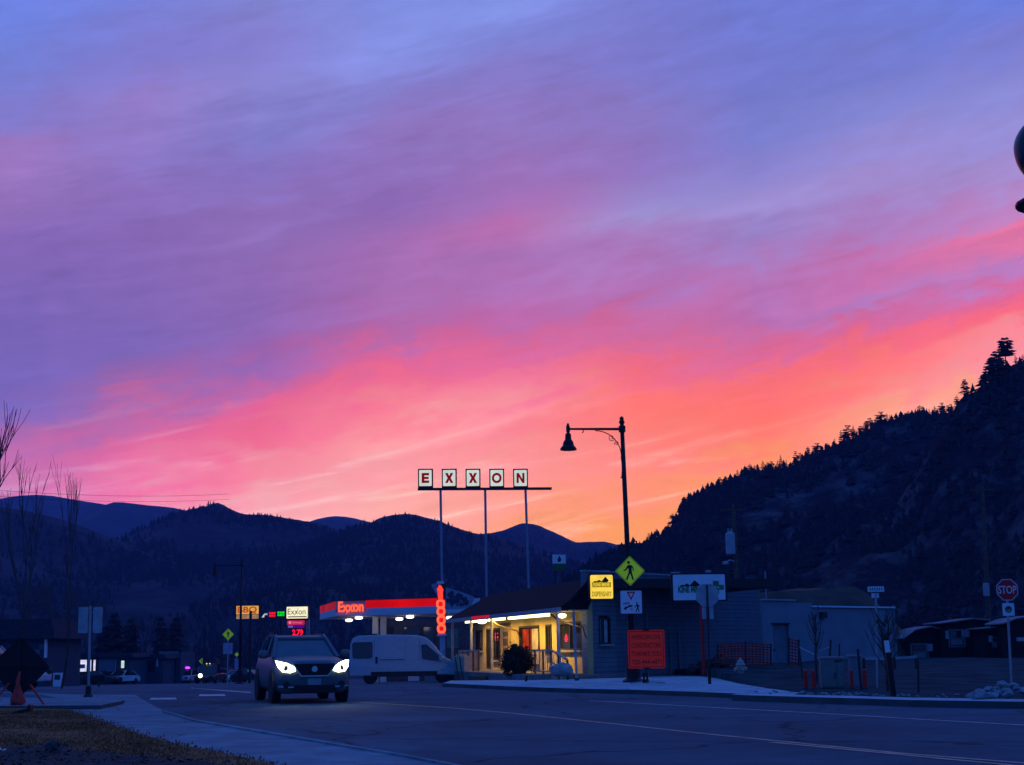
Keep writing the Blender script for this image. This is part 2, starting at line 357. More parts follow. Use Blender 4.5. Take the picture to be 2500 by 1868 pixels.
for v in o.data.vertices:
    if v.co.z > 0.03: v.co.z += 0.05 * noise.noise((v.co.x * 0.6, v.co.y * 0.4, 3))
# short winter turf, one mass of blades
def inside(p, poly):
    x, y = p; c = False; j = len(poly) - 1
    for i in range(len(poly)):
        if (poly[i][1] > y) != (poly[j][1] > y) and x < (poly[j][0] - poly[i][0]) * (y - poly[i][1]) / (poly[j][1] - poly[i][1]) + poly[i][0]: c = not c
        j = i
    return c
b = MB(); rnd = random.Random(3); cnt = 0
while cnt < 26000:
    y = rnd.uniform(13, 36.5); x = rnd.uniform(-17, -0.5)
    if not inside((x + rnd.gauss(0, .09), y + rnd.gauss(0, .25)), lp): continue
    cnt += 1; a = rnd.uniform(0, 6.28); h = rnd.uniform(0.008, 0.032) * (1.6 if rnd.random() < 0.05 else 1); w = 0.018
    dx, dy = math.cos(a) * w, math.sin(a) * w
    b.add([(x - dx, y - dy, 0.05), (x + dx, y + dy, 0.05), (x + rnd.gauss(0, 0.02), y + rnd.gauss(0, 0.02), 0.07 + h)], [(0, 1, 2)], rnd.choice((0, 0, 1)))
tag(b.build('grass', [m_lawn, mat('dead_grass', (0.36, 0.13, 0.05), 0.95, var=0.3)], fix=False), kind='stuff')

island = pxpoly([(-60, 1703), (60, 1703), (180, 1704), (285, 1705), (304, 1707), (300, 1711), (270, 1717), (245, 1722), (100, 1723), (-60, 1724)], 0.1)
sheet('kerb_island', island, m_conc, 0.10, kerb=0.10, mk=m_kerb)

pave_px = [(1080, 1668), (1250, 1676), (1400, 1681), (1550, 1684), (1700, 1689), (1800, 1693), (1935, 1697), (1952, 1691), (1870, 1680), (1800, 1668), (1750, 1656), (1710, 1649), (1640, 1645), (1540, 1649), (1440, 1655), (1250, 1653), (1100, 1653)]
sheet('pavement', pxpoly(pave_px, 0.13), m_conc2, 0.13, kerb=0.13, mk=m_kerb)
kerb2 = pxpoly([(1786, 1695.5), (1830, 1697.5), (1950, 1701), (2080, 1704.5), (2220, 1709), (2500, 1713), (2700, 1716), (2700, 1710), (2500, 1707), (2220, 1703), (2080, 1699), (1950, 1696), (1800, 1693.5)], 0.15)
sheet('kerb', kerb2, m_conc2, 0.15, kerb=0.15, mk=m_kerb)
lot = pxpoly([(1952, 1697), (2080, 1700), (2220, 1704), (2500, 1708), (2720, 1711)], 0.12) + [(60, 60), (60, 130), (12, 130), (8, 80)] + pxpoly([(1644, 1645), (1710, 1648), (1800, 1667), (1870, 1679), (1952, 1690)], 0.12)
o = sheet('dirt_lot', lot, m_dirt, 0.10, kerb=0.2, flat=False, step=1.6); o.data.polygons.foreach_set('use_smooth', [True] * len(o.data.polygons))
for v in o.data.vertices:
    if v.co.z > 0: v.co.z += 0.30 * smooth01((v.co.y - 44) / 18) + 0.10 * noise.noise((v.co.x * 0.35, v.co.y * 0.3, 9)) * smooth01((v.co.y - 42) / 6)
def lotz(x, y): return 0.10 + 0.30 * smooth01((y - 44) / 18) + 0.10 * noise.noise((x * 0.35, y * 0.3, 9)) * smooth01((y - 42) / 6)

def stripe(name, pts, w, m, z=0.006):
    q = [G(*p) for p in pts]; a = []; c = []
    for i, p in enumerate(q):
        d = (q[min(i + 1, len(q) - 1)] - q[max(i - 1, 0)]); d.z = 0; d.normalize(); n = Vector((-d.y, d.x, 0)) * w / 2
        a.append((p + n)[:2]); c.append((p - n)[:2])
    return sheet(name, [tuple(k) for k in a] + [tuple(k) for k in c[::-1]], m, z)
stripe('road_marking', [(882, 1715.5), (960, 1720), (1100, 1729), (1250, 1742), (1500, 1768), (1700, 1790), (1900, 1810), (2200, 1840), (2500, 1864), (2700, 1884)], 0.12, m_painty)
stripe('road_marking', [(1880, 1812.5), (2050, 1829), (2300, 1853), (2500, 1872), (2700, 1893)], 0.12, m_painty)
stripe('road_marking', [(1440, 1711), (1600, 1720), (1800, 1731), (2000, 1742), (2250, 1757), (2500, 1771), (2700, 1784)], 0.11, m_paintw)
for a in ((369, 1706.5, 429), (488, 1698, 548)):
    q = [G(a[0], a[1] - 2.2), G(a[2], a[1] - 2.6), G(a[2] + 3, a[1] + 1.5), G(a[0] - 4, a[1] + 2.2)]
    sheet('road_marking', [tuple(k[:2]) for k in q], m_paintw, 0.006)
sheet('road_marking', pxpoly([(468, 1679), (612, 1690), (612, 1692.5), (466, 1680.5)]), m_paintw, 0.006)

# ------------------------------------------------------------------ mountains
def hillmat(name, rock, wood, s):
    m = bpy.data.materials.new(name); m.use_nodes = True
    n = m.node_tree.nodes; l = m.node_tree.links; b = n['Principled BSDF']
    g = n.new('ShaderNodeTexCoord'); t1 = n.new('ShaderNodeTexNoise'); t1.inputs['Scale'].default_value = s; t1.inputs['Detail'].default_value = 9
    t1.inputs['Roughness'].default_value = 0.76; l.new(g.outputs['Object'], t1.inputs['Vector'])
    cr = n.new('ShaderNodeValToRGB'); e = cr.color_ramp.elements
    e[0].position = 0.48; e[0].color = (*wood, 1); e[1].position = 0.66; e[1].color = (*rock, 1)
    l.new(t1.outputs['Fac'], cr.inputs[0]); l.new(cr.outputs[0], b.inputs['Base Color'])
    b.inputs['Roughness'].default_value = 1; b.inputs['Specular IOR Level'].default_value = 0.05
    bp = n.new('ShaderNodeBump'); bp.inputs['Strength'].default_value = 0.8; bp.inputs['Distance'].default_value = 0.12 / s
    t2 = n.new('ShaderNodeTexNoise'); t2.inputs['Scale'].default_value = s * 5; t2.inputs['Detail'].default_value = 8
    l.new(g.outputs['Object'], t2.inputs['Vector']); l.new(t2.outputs['Fac'], bp.inputs['Height']); l.new(bp.outputs[0], b.inputs['Normal'])
    return m
def resample(pts, step):
    out = []
    for (x0, y0), (x1, y1) in zip(pts, pts[1:]):
        k = max(1, int(abs(x1 - x0) / step))
        out += [(x0 + (x1 - x0) * i / k, y0 + (y1 - y0) * i / k) for i in range(k)]
    return out + [pts[-1]]
HILLS = {}
def hill(name, label, px, Y, depth, m, step=9, rough=0.1, seed=0, nv=34, ycurve=None, jag=0.0, octv=3):
    """a mountain whose crest runs through the traced points, with slopes down both sides"""
    pts = resample(px, step); crest = []
    for x, y in pts:
        yy = Y if ycurve is None else Y + ycurve * (x - px[0][0]) / (px[-1][0] - px[0][0])
        crest.append(W(x, y + (jag * noise.noise((x * 0.09, seed, 1.3)) if jag else 0), yy))
    b = MB(); rows = []
    def P(i, v):
        c = crest[i]; H = c.z + 6
        if v <= 1:
            h = H * ((1 - v) ** 1.15) - 6
            amp = rough * H * math.sin(math.pi * min(v, 1)) * 1.0
            k = 1 / depth * 5
            nz = noise.fractal((c.x * k, (c.y - v * depth) * k, seed), 1.0, 2.1, octv) * amp - amp * 0.25
            return Vector((c.x * (1 - 0.0 * v), c.y - v * depth, h + nz))
        u = v - 1
        return Vector((c.x, c.y + u * depth * 0.42, H * (1 - u) ** 1.3 - 6))
    n = len(crest)
    vv = frange(0, 1, nv) ; vb = [1.15, 1.4, 1.7, 2.0]
    order = [v for v in vb[::-1]] + vv
    vs = [P(i, v) for v in order for i in range(n)]
    fs = [(j * n + i, (j + 1) * n + i, (j + 1) * n + i + 1, j * n + i + 1) for j in range(len(order) - 1) for i in range(n - 1)]
    b.add(vs, fs); o = b.build(name, m, smooth=True, fix=False); tag(o, label, kind='structure')
    HILLS[label] = (crest, P, n); return o
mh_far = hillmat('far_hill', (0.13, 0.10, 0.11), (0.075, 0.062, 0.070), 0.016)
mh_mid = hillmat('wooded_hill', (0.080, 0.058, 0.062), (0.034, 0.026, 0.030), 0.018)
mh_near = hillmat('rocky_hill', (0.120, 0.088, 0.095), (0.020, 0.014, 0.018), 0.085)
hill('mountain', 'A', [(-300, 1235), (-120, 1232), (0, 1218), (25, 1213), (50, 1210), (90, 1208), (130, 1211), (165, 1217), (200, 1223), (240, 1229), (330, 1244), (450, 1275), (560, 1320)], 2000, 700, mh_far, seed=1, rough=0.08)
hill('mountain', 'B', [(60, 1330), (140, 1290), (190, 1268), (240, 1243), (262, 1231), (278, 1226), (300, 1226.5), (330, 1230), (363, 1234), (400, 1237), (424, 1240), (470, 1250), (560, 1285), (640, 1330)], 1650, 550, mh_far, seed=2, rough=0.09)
hill('mountain', 'C', [(-500, 1170), (-200, 1205), (0, 1238), (60, 1247), (121, 1260), (182, 1278), (242, 1301), (299, 1322), (380, 1362), (470, 1420), (560, 1490)], 800, 380, mh_mid, seed=3)
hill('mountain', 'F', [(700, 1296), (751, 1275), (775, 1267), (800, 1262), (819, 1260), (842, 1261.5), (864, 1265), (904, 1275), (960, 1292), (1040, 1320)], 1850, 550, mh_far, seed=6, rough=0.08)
hill('mountain', 'D', [(180, 1400), (260, 1350), (310, 1318), (345, 1292), (385, 1272), (424, 1257), (455, 1246), (468, 1242), (480, 1241), (492, 1236), (505, 1238), (518, 1230), (532, 1228), (546, 1233), (558, 1241), (575, 1249), (599, 1256), (625, 1256.5), (655, 1257), (700, 1265), (751, 1273), (800, 1285), (860, 1302), (930, 1330), (1010, 1370)], 1000, 520, mh_mid, seed=4, jag=2.0)
hill('mountain', 'G', [(1060, 1350), (1120, 1322), (1172, 1304), (1200, 1301), (1225, 1296), (1252, 1286), (1267, 1279.5), (1277, 1277), (1299, 1279), (1320, 1285), (1352, 1299), (1383, 1314), (1405, 1324), (1440, 1323), (1475, 1322), (1504, 1330), (1528, 1327), (1562, 1325), (1640, 1330), (1760, 1345)], 1480, 550, mh_mid, seed=7, jag=1.2)
hill('mountain', 'E', [(700, 1352), (800, 1305), (860, 1284), (890, 1277), (909, 1275), (922, 1267), (938, 1261), (970, 1256), (994, 1254), (1015, 1257), (1034, 1262), (1073, 1272), (1107, 1286), (1135, 1296), (1165, 1303), (1200, 1311), (1260, 1328), (1340, 1352), (1420, 1380), (1500, 1420)], 900, 520, mh_mid, seed=5, jag=1.6)
RP = [(1380, 1420), (1440, 1378), (1500, 1350), (1550, 1333), (1576, 1326), (1593, 1317), (1619, 1300), (1636, 1287), (1653, 1262), (1664, 1229), (1692, 1217), (1722, 1200), (1756, 1185), (1790, 1168), (1816, 1155), (1859, 1148), (1906, 1142), (1932, 1139), (1958, 1122), (2001, 1106), (2052, 1088), (2087, 1066), (2121, 1047), (2160, 1030), (2194, 1020), (2237, 1015), (2280, 1011), (2323, 1008), (2400, 985), (2500, 950), (2700, 880)]
hill('hillside', 'R', RP, 420, 250, mh_near, step=5, rough=0.17, seed=8, nv=80, jag=2.5, octv=6)
NP = [(1700, 1575), (1850, 1510), (1960, 1440), (2060, 1365), (2130, 1300), (2190, 1230), (2250, 1130), (2290, 1060), (2318, 1020), (2335, 990), (2345, 974), (2359, 964), (2377, 958), (2395, 949), (2422, 934), (2445, 920), (2459, 901), (2472, 891), (2500, 882), (2600, 845), (2800, 780), (3000, 720)]
hill('hillside', 'S', NP, 300, 160, mh_near, step=5, rough=0.2, seed=9, nv=80, jag=2.0, octv=6)
HL = {'A': 'smooth bare mountain at far left, lighter blue than the rest', 'B': 'rounded far mountain between the left ridges', 'C': 'dark wooded slope falling in from the left edge', 'D': 'wooded mountain with a knobbly summit behind the far street lamp', 'E': 'broad wooded mountain behind the gas station canopy', 'F': 'low dome of a far mountain between two wooded ones', 'G': 'purple cone shaped mountain behind the tall letter sign', 'R': 'steep rocky hillside with pines along its crest on the right', 'S': 'near spur of the right hillside carrying three big pines'}
for o in list(col.objects):
    if o.get('label') in HL: o['label'] = HL[o['label']]

# ------------------------------------------------------------------ pines
m_needle = mat('pine_needles', (0.026, 0.026, 0.024), 0.95, var=0.35, scale=1.0, spec=0.05)
m_needle2 = mat('spruce_needles', (0.045, 0.055, 0.040), 0.95, var=0.35, scale=1.0, spec=0.05)
def conifer_parts(h, seed, tiers=9, spread=0.22, bare=0.12, droop=0.25, per=9, ragged=0.5, wide=0.5):
    """trunk and crown as meshes: limbs in whorls, each carrying ragged needle tufts"""
    r = random.Random(seed); tk = MB(); cr = MB()
    lean = r.uniform(-0.03, 0.03)
    tk.tube([(0, 0, -0.4), (lean * h * 0.4, 0, h * 0.5), (lean * h, 0, h * 0.97)], [h * 0.022, h * 0.014, h * 0.004], 6)
    for i in range(tiers):
        f = bare + (0.97 - bare) * (i / (tiers - 1)) ** 0.9
        z = f * h; rad = h * spread * (1 - f) ** wide * r.uniform(1 - ragged * 0.5, 1 + ragged * 0.4) + h * 0.012
        for k in range(per):
            if r.random() < ragged * 0.35: continue
            a = 6.28318 * (k + r.random()) / per; L_ = rad * r.uniform(0.65, 1.15)
            c = Vector((lean * z, 0, z)); d = Vector((math.cos(a), math.sin(a), -droop * r.uniform(0.2, 1.3)))
            tip = c + d * L_; sd = Vector((-d.y, d.x, 0)) * L_ * r.uniform(0.22, 0.42); th = h * 0.035 * r.uniform(0.6, 1.5)
            m1 = c + d * L_ * 0.55
            vs = [c, m1 + sd + Vector((0, 0, -th * .5)), tip, m1 - sd + Vector((0, 0, -th * .5)), m1 + Vector((0, 0, th))]
            cr.add(vs, [(0, 1, 4), (1, 2, 4), (2, 3, 4), (3, 0, 4), (0, 3, 2, 1)])
    return tk, cr
PROTO = []
for i in range(6):
    tk, cr = conifer_parts(1.0, 40 + i, tiers=(8, 9, 7, 10, 8, 7)[i], spread=(0.20, 0.26, 0.32, 0.18, 0.28, 0.36)[i], bare=(0.1, 0.08, 0.25, 0.06, 0.2, 0.3)[i], per=7, ragged=(0.3, 0.4, 0.7, 0.3, 0.6, 0.8)[i], wide=(0.75, 0.7, 0.45, 0.8, 0.55, 0.4)[i])
    b = MB(); b.add(tk.v, tk.f, 0); b.add(cr.v, cr.f, 1); PROTO.append(b)
def forest(name, label, hk, n, hmin, hmax, seed, dens, vmax=0.95, vmin=0.02, mats=None, bushy=1.0):
    crest, P, nn = HILLS[hk]; r = random.Random(seed); b = MB(); k = 0; tries = 0
    while k < n and tries < n * 30:
        tries += 1; i = r.randrange(nn - 1); v = vmin + r.uniform(0.0, vmax - vmin); p = P(i, v).lerp(P(i + 1, v), r.random())
        if noise.noise((p.x * dens, p.y * dens, seed)) + r.uniform(-0.35, 0.35) < 0.0: continue
        h = r.uniform(hmin, hmax); a = r.uniform(0, 6.28); q = r.choice(SMALL)
        wd = h * bushy * r.uniform(0.8, 1.7); T = Matrix.Translation(p) @ Matrix.Rotation(a, 4, 'Z') @ Matrix.Diagonal((wd, wd, h, 1))
        b.add(q.v, q.f, 0, T); k += 1
    return tag(b.build(name, mats or [m_needle], fix=False), label, kind='stuff')
SMALL = []
for i in range(4):
    r = random.Random(90 + i); b = MB()
    for t0, t1, w in ((0.08, 0.55, 0.24), (0.35, 0.8, 0.17), (0.6, 1.0, 0.10)):
        k = 5; vs = [(w * math.cos(6.283 * (j + r.random() * 0.5) / k) * r.uniform(0.7, 1.2), w * math.sin(6.283 * (j + r.random() * .5) / k) * r.uniform(0.7, 1.2), t0 + r.uniform(-.05, .05)) for j in range(k)] + [(0, 0, t1)]
        b.add(vs, [(j, (j + 1) % k, k) for j in range(k)])
    SMALL.append(b)
forest('forest', 'dark pine forest across the wooded mountain behind the canopy', 'E', 6000, 1.6, 4.2, 1, 0.009, vmin=.025)
forest('forest', 'dark pine forest on the mountain with the knobbly summit', 'D', 6000, 1.8, 4.6, 2, 0.008, vmin=.025)
forest('forest', 'dark pine forest on the slope at the left edge', 'C', 3500, 1.5, 4.0, 3, 0.009, vmin=.03)
forest('forest', 'thin pine cover on the purple cone shaped mountain', 'G', 3000, 2, 4, 4, 0.006, vmin=.03)
forest('forest', 'scattered pines and scrub over the right hillside', 'R', 5500, 1.2, 4.2, 5, 0.022, 0.9, 0.03, bushy=1.5)
forest('forest', 'low bushy fringe of pines along the right hill crest', 'R', 420, 0.9, 2.6, 15, 0.05, 0.025, 0.0, bushy=1.6)
forest('forest', 'scattered pines and scrub over the near right spur', 'S', 2400, 0.6, 2.8, 6, 0.035, 0.9, 0.04, bushy=1.6)
forest('forest', 'low scrub along the edge of the near right spur', 'S', 700, 0.8, 2.4, 19, 0.05, 0.10, 0.0, bushy=1.7)
# the pines that stand out singly on the right hand crest
pm = []
for i, b in enumerate(PROTO):
    me = bpy.data.meshes.new('pine_tree'); me.from_pydata(b.v, [], b.f); me.materials.append(m_bark); me.materials.append(m_needle)
    me.polygons.foreach_set('material_index', b.m); pm.append(me)
def crest_at(hk, px):
    crest, P, n = HILLS[hk]
    tgt = ray(px, 1100); s = tgt.x / tgt.y
    j = min(range(n), key=lambda i: abs(crest[i].x / crest[i].y - s)); return crest[j]
r = random.Random(21)
px_list = [(1581, 22), (1593, 20), (1607, 14), (1626, 16), (1640, 12), (1668, 18), (1690, 13), (1716, 12), (1738, 12), (1756, 14), (1774, 15), (1800, 12), (1810, 16), (1824, 22), (1834, 16), (1843, 20), (1852, 15), (1863, 22), (1874, 16), (1884, 18), (1893, 22), (1907, 30), (1919, 18), (1943, 34), (1953, 20), (1964, 26), (1975, 24), (1986, 14), (1993, 22), (2004, 30), (2014, 16), (2024, 24), (2040, 18), (2057, 34), (2070, 18), (2081, 36), (2090, 26), (2100, 20), (2112, 32), (2122, 26), (2131, 30), (2141, 24), (2150, 24), (2158, 26), (2172, 16), (2183, 18), (2196, 16), (2212, 16), (2228, 16), (2240, 18), (2252, 24), (2262, 28), (2272, 20), (2281, 30), (2294, 28), (2308, 20), (2316, 28), (2328, 24)]
for px, hp in px_list:
    c = crest_at('R', px); o = bpy.data.objects.new('pine_tree', r.choice(pm)); col.objects.link(o)
    h = M(hp + 6, 420) * r.uniform(0.7, 1.2); x = W(px + r.gauss(0, 4), 1100, 420).x
    o.location = (x, c.y, c.z - h * 0.22); wd = h * r.uniform(1.1, 2.1); o.scale = (wd, wd, h); o.rotation_euler = (0, 0, r.uniform(0, 6.28))
    tag(o, 'small dark pine standing in the row along the right hill crest', 'tree', 'pines along the right hill crest')
def big_pine(px, base, top, Y, label, seed, **k):
    p = W(px, base, Y); h = W(px, top, Y).z - p.z
    t = thing('pine_tree', label, 'tree', p, 0, 'pines on the near spur')
    tk, cr = conifer_parts(h, seed, **k); tk.build('trunk', m_bark, t); cr.build('crown', m_needle2, t, fix=False)
big_pine(2457, 905, 825, 300, 'tallest pine on the spur with a bare trunk and flat top', 61, tiers=7, spread=0.50, bare=0.5, per=10, ragged=0.5, wide=0.35, droop=0.1)
big_pine(2431, 945, 857, 300, 'full pointed pine just left of the flat topped pine', 62, tiers=13, spread=0.50, bare=0.05, per=12, ragged=0.4, wide=0.6)
big_pine(2410, 955, 894, 300, 'broad low pine leaning off the slope left of the pointed pine', 63, tiers=10, spread=0.62, bare=0.02, per=12, ragged=0.4, wide=0.6)
big_pine(2447, 925, 868, 300, 'bushy pine under the flat topped pine', 69, tiers=10, spread=0.58, bare=0.02, per=12, ragged=0.4, wide=0.6)
big_pine(2357, 968, 926, 300, 'lone small round pine at the shoulder of the spur', 64, tiers=9, spread=0.42, bare=0.2, per=10, ragged=0.5, wide=0.45)
big_pine(2337, 998, 966, 300, 'ragged little pine clinging below the spur shoulder', 65, tiers=8, spread=0.48, bare=0.05, per=9, ragged=0.6, wide=0.5)
big_pine(2482, 897, 868, 300, 'young pine right of the flat topped pine', 66, tiers=8, spread=0.3, bare=0.1, per=9, ragged=0.5)
big_pine(2499, 890, 866, 300, 'young pine at the right edge of the picture', 67, tiers=8, spread=0.48, bare=0.05, per=9, ragged=0.5)

# ================================================================== right hand side
# ------------------------------------------------------------------ bell street lamp on the corner
def street_lamp(base, h, arm, label, group, lean=(0, 0), side=-1, scroll=True):
    t = thing('street_lamp', label, 'street lamp', base, 0, group)
    k = h / 9.8; lx, ly = lean
    def at(z): return Vector((lx * z / h, ly * z / h, z))
    MB().lathe([(0.40 * k, 0), (0.40 * k, 0.06), (0.31 * k, 0.12), (0.27 * k, 0.16), (0.235 * k, 1.0 * k), (0.20 * k, 1.1 * k), (0.15 * k, 1.16 * k)], 12).build('base', m_black, t, smooth=False)
    b = MB(); b.tube([at(1.1 * k), at(h * 0.5), at(h)], [0.115 * k, 0.10 * k, 0.078 * k], 12)
    b.build('pole', m_black, t, smooth=True)
    b = MB(); tp = at(h)
    b.lathe([(0.10 * k, -0.06), (0.115 * k, 0.0), (0.07 * k, 0.06), (0.09 * k, 0.12), (0.05 * k, 0.19), (0.0, 0.21)], 12, tp); b.build('finial', m_black, t, smooth=True)
    az_ = h - 0.28 * k; b = MB(); e = at(az_) + Vector((side * arm, 0, 0.03))
    b.tube([at(az_), e], [0.055 * k, 0.042 * k], 10); b.lathe([(0.13 * k, -0.12 * k), (0.13 * k, 0.12 * k)], 12, at(az_)); b.build('arm', m_black, t)
    if scroll:
        b = MB(); c0 = at(az_ - 1.05 * k) + Vector((side * 0.07 * k, 0, 0))
        pts = [c0 + Vector((side * s * 0.95 * k, 0, (1 - math.sqrt(max(0, 1 - s * s))) * 1.0 * k)) for s in ()]
        arc = [c0 + Vector((side * (1 - math.cos(u)) * 0.98 * k, 0, math.sin(u) * 1.0 * k)) for u in frange(0, 1.5708, 9)]
        b.tube(arc, 0.018 * k, 6)
        def spiral(c, r0, turns, s0):
            return [c + Vector((side * math.cos(s0 + 6.283 * turns * u) * r0 * (1 - 0.75 * u), 0, math.sin(s0 + 6.283 * turns * u) * r0 * (1 - 0.75 * u))) for u in frange(0, 1, 14)]
        b.tube(spiral(c0 + Vector((side * 0.36 * k, 0, 0.72 * k)), 0.13 * k, 1.2, -2.5), 0.014 * k, 5)
        b.tube(spiral(c0 + Vector((side * 0.17 * k, 0, 0.50 * k)), 0.09 * k, 1.2, -0.6), 0.014 * k, 5)
        b.tube([c0 + Vector((side * 0.02, 0, 0.0)), c0 + Vector((-side * 0.02, 0, -0.4 * k)), c0 + Vector((side * 0.02 * k, 0, -0.85 * k)), c0 + Vector((side * 0.06 * k, 0, -0.8 * k))], 0.016 * k, 5)
        b.build('scroll_bracket', m_black, t)
        MB().tube([at(az_) + Vector((side * arm * 0.72, 0, 0)), at(az_) + Vector((side * arm * 0.72, 0, -0.1 * k)), at(az_) + Vector((side * (arm * 0.72 + 0.05), 0, -0.13 * k))], 0.02 * k, 6).build('hook', m_black, t)
    b = MB(); c = e
    b.lathe([(0.03 * k, 0.22 * k), (0.045 * k, 0.19 * k), (0.045 * k, 0.14 * k), (0.075 * k, 0.10 * k), (0.075 * k, -0.10 * k), (0.05 * k, -0.14 * k), (0.11 * k, -0.20 * k), (0.125 * k, -0.42 * k)], 14, c); b.build('lamp_neck', m_black, t)
    b = MB()
    b.lathe([(0.115 * k, -0.40 * k), (0.15 * k, -0.44 * k), (0.19 * k, -0.50 * k), (0.21 * k, -0.58 * k), (0.205 * k, -0.62 * k), (0.29 * k, -0.72 * k), (0.315 * k, -0.77 * k), (0.315 * k, -0.815 * k), (0.28 * k, -0.82 * k), (0.10 * k, -0.74 * k)], 18, c)
    b.build('lamp_shade', m_black, t, smooth=False)
    return t
LY = 54.0
lb = gp(1546, LY, 0.13); ltop = W(1518, 1030, LY)
street_lamp(lb, ltop.z - lb.z, W(1518, 1043, LY).x - W(1386, 1043, LY).x, 'tall black street lamp with bell shade on the pavement corner', 'black bell street lamps', lean=(ltop.x - lb.x, 0))

# flat printed shapes -------------------------------------------------
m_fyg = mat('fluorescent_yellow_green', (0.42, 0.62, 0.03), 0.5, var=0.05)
pb_ = m_fyg.node_tree.nodes['Principled BSDF']; pb_.inputs['Emission Color'].default_value = (0.50, 1, 0.02, 1); pb_.inputs['Emission Strength'].default_value = 0.12   # slight constant glow added to brighten the plate, in place of fluorescence
m_ink = mat('sign_ink_black', (0.010, 0.010, 0.012), 0.6, var=0.05)
m_signw = mat('sign_white', (0.70, 0.71, 0.72), 0.5, var=0.05)
m_signr = mat('sign_red', (0.7, 0.015, 0.02), 0.5, var=0.08)
WALKER = [[(-0.02, 0.30), (0.06, 0.27), (0.13, 0.22), (0.17, 0.13), (0.18, 0.0), (0.13, -0.01), (0.12, 0.12), (0.09, 0.17), (0.08, 0.02), (0.10, -0.12), (0.18, -0.42), (0.10, -0.42), (0.03, -0.18), (0.0, -0.12), (-0.06, -0.24), (-0.12, -0.42), (-0.21, -0.41), (-0.13, -0.22), (-0.07, -0.06), (-0.06, 0.06), (-0.09, 0.14), (-0.16, 0.04), (-0.30, -0.01), (-0.31, 0.04), (-0.20, 0.10), (-0.13, 0.24)],
          [(0.065 * math.cos(a) - 0.06, 0.075 * math.sin(a) + 0.40) for a in frange(0, 6.283, 12)[:-1]]]
def rounded(w, h, r, n=4):
    p = []
    for cx, cz, a0 in ((w / 2 - r, h / 2 - r, 0), (-w / 2 + r, h / 2 - r, 90), (-w / 2 + r, -h / 2 + r, 180), (w / 2 - r, -h / 2 + r, 270)):
        p += [(cx + r * math.cos(R(a0 + 90 * i / n)), cz + r * math.sin(R(a0 + 90 * i / n))) for i in range(n + 1)]
    return p
def rot(poly, a): return [(x * math.cos(a) - z * math.sin(a), x * math.sin(a) + z * math.cos(a)) for x, z in poly]
def shift(poly, dx, dz, s=1.0): return [(x * s + dx, z * s + dz) for x, z in poly]
def crossing_diamond(t, w, c=(0, 0, 0), m=None, back=False):
    """w = side of the square plate; c = centre in the thing's frame"""
    T = Matrix.Translation(c)
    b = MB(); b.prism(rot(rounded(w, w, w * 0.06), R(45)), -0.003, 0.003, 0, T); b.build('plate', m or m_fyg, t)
    if not back:
        b = MB()
        o1 = rot(rounded(w * 0.95, w * 0.95, w * 0.05), R(45)); i1 = rot(rounded(w * 0.91, w * 0.91, w * 0.04), R(45)); n = len(o1)
        b.add([(x, -0.0045, z) for x, z in o1 + i1], [(i, (i + 1) % n, n + (i + 1) % n, n + i) for i in range(n)], 0, T); b.build('border', m_ink, t)
        b = MB()
        for p in WALKER: b.prism(shift(p, 0, 0, w), -0.006, -0.004, 0, T)
        b.build('walking_figure', m_ink, t)
c = W(1538, 1394, LY - 0.16); s = M(52, LY)
t = thing('pedestrian_crossing_sign', 'large yellow green diamond with a walking figure on the corner lamp post', 'road sign', c, 0)
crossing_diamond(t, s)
for z_ in (0.12, -0.2): MB().box((0, 0.02, z_), (0.3, 0.03, 0.04)).build('bracket', m_grey, t)
c = W(1541, 1470, LY - 0.16); s = M(52, LY); h_ = M(55, LY)
t = thing('yield_to_pedestrians_sign', 'square white sign with triangle, arrow and figure below the diamond', 'road sign', c, 0)
MB().prism(rounded(s, h_, s * 0.05), -0.003, 0.003).build('plate', m_signw, t)
b = MB(); tri = [(-0.21, 0.46), (0.21, 0.46), (0.0, 0.07)]; tin = [(-0.11, 0.40), (0.11, 0.40), (0.0, 0.19)]
b.add([(x * s, -0.005, z * h_) for x, z in tri + tin], [(i, (i + 1) % 3, 3 + (i + 1) % 3, 3 + i) for i in range(3)]); b.build('yield_triangle', m_signr, t)
b = MB(); b.prism([(x * s, z * h_) for x, z in [(0.06, -0.13), (-0.10, -0.14), (-0.26, -0.22), (-0.28, -0.17), (-0.37, -0.33), (-0.20, -0.32), (-0.23, -0.28), (-0.10, -0.22), (0.06, -0.21)]], -0.006, -0.004); b.build('arrow', m_ink, t)
b = MB()
for p in WALKER: b.prism(shift(p, 0.29 * s, -0.24 * h_, s * 0.52), -0.006, -0.004)
b.build('walking_figure', m_ink, t)
txt('HERE', 0.30 * s, 0.09 * h_, m_ink, t, (-0.22 * s, -0.005, -0.06 * h_)); txt('TO', 0.12 * s, 0.09 * h_, m_ink, t, (0.0, -0.005, -0.32 * h_))

